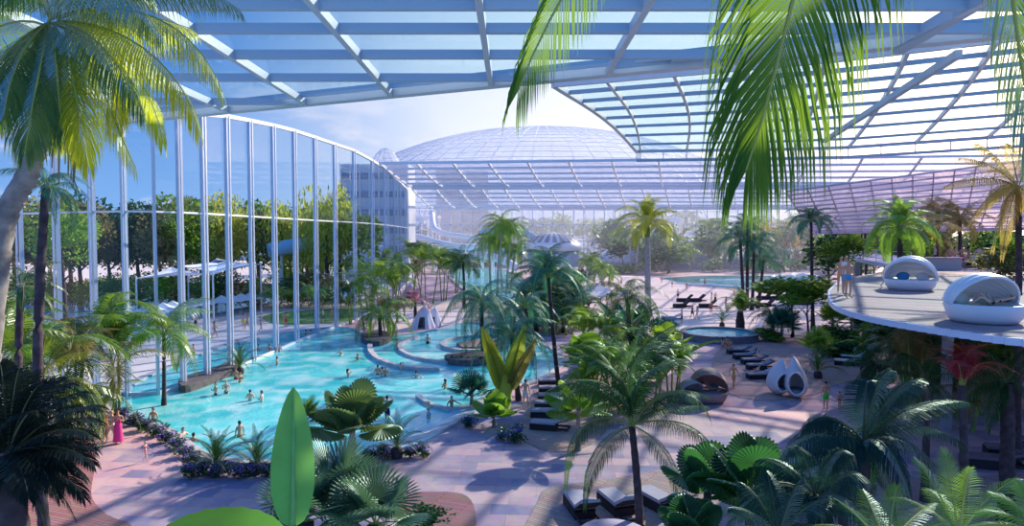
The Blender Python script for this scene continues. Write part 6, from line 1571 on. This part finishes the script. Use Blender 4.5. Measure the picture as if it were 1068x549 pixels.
# breaking wave in the wave pool
b = MB(); b.smooth = True; a, c_ = G(806, 291.5), G(858, 291); P = [a.lerp(c_, t / 24) for t in range(25)]
b.tube([p + V((0, 1.2 * math.sin(i * .7), .35 + .18 * math.sin(i * 1.9))) for i, p in enumerate(P)], [.3 + .75 * math.sin(PI * (i + .5) / 25) + .15 * math.sin(i * 2.3) for i in range(25)], 10)
b.build('wave_foam', M('foam_white', (.88, .92, .95), .7, bump=.8, noise=.05), kind='stuff', label='white breaking wave rolling in the wave pool', cat='wave')
for (x0, y0, x1, y1) in ((700, 296.5, 790, 301.5), (730, 293, 800, 295)):
    a, c_ = G(x0, y0), G(x1, y1); b = MB(); b.smooth = True; b.tube([a.lerp(c_, t / 16) + V((0, .8 * math.sin(t), .14)) for t in range(17)], [.1 + .28 * math.sin(PI * (t + .5) / 17) for t in range(17)], 8)
    b.build('wave_foam', MATS['foam_white'], kind='stuff', label='thin line of foam running towards the sand', cat='wave')

# pale hall outdoors, behind the far end of the curved wall
p = D(393, 250, 150); root = empty('lattice_hall', (p.x, p.y, 0), label='pale glazed hall standing outdoors behind the end of the curved wall', cat='building')
PH = M('pale_hall_wall', (.70, .72, .80), .5)
b = MB(); b.box((0, 3, 13), (15, 10, 26)); b.build('hall_body', PH, root)
for k in range(6): b = MB(); b.box((0, -2.15, 3.4 + k * 4), (14.4, .3, 1.3)); b.build('window_band', M('hall_window', (.20, .30, .45), .2), root)
for k in range(8): b = MB(); b.box((-7.3 + k * 2.08, -2.4, 13), (.3, .3, 26)); b.build('fin', WHITE, root)

# thin haze hanging in the far hall and the outdoor distance
m_, ns_, ls_ = mat_base('haze'); vsn = N(ns_, 'ShaderNodeVolumeScatter', Density=.0014, Anisotropy=.45); vsn.inputs['Color'].default_value = (.86, .88, 1, 1)
on_ = N(ns_, 'ShaderNodeOutputMaterial'); ls_.new(vsn.outputs[0], on_.inputs['Volume'])
b = MB(); b.box((85, 232, 31.2), (236, 236, 62)); b.build('haze', m_, kind='stuff', label='thin bright haze in the far end of the hall', cat='haze')

# a few more guests and pale parasols on the sand
for i, (x, y, c, wm, lb_) in enumerate([(596, 309, 'red', 0, 'man in red shorts at the sand edge beside the domed kiosk palms'), (608, 300, 'white', 1, 'woman in white far out on the sand behind the sunshade'), (637, 300, 'yellow', 1, 'woman in yellow far out on the sand towards the hall roofs'),
                                       (648, 299, 'navy', 0, 'man in navy far out on the sand next to the beach trunk'), (633, 322, 'red', 1, 'woman in red standing right beside the white sunshade'), (614, 324, 'black', 0, 'man in black on the kiosk side of the white sunshade'), (757, 322, 'white', 1, 'woman in white near the dark beach palm quartet'), (790, 300, 'red', 0, 'bather in red at the edge of the wave pool')]):
    person(lb_, G(x, y, .06), i * 1.7, ['stand', 'walk', 'hold'][i % 3], bool(wm), bk(c) if wm else (('shorts', c),), i % 2, i % 2, 1.75)
vs_ = SC.view_settings; vs_.view_transform = 'Standard'; vs_.look = 'None'; vs_.gamma = 1; vs_.use_curve_mapping = False
SC.display_settings.display_device = 'sRGB'; vs_.exposure = 0.2
SC.cycles.transparent_max_bounces = 40; SC.cycles.max_bounces = 6; SC.cycles.diffuse_bounces = 3
SC.cycles.glossy_bounces = 2; SC.cycles.caustics_reflective = False; SC.cycles.caustics_refractive = False
SC.cycles.sample_clamp_indirect = 4

SC.cycles.volume_bounces = 1
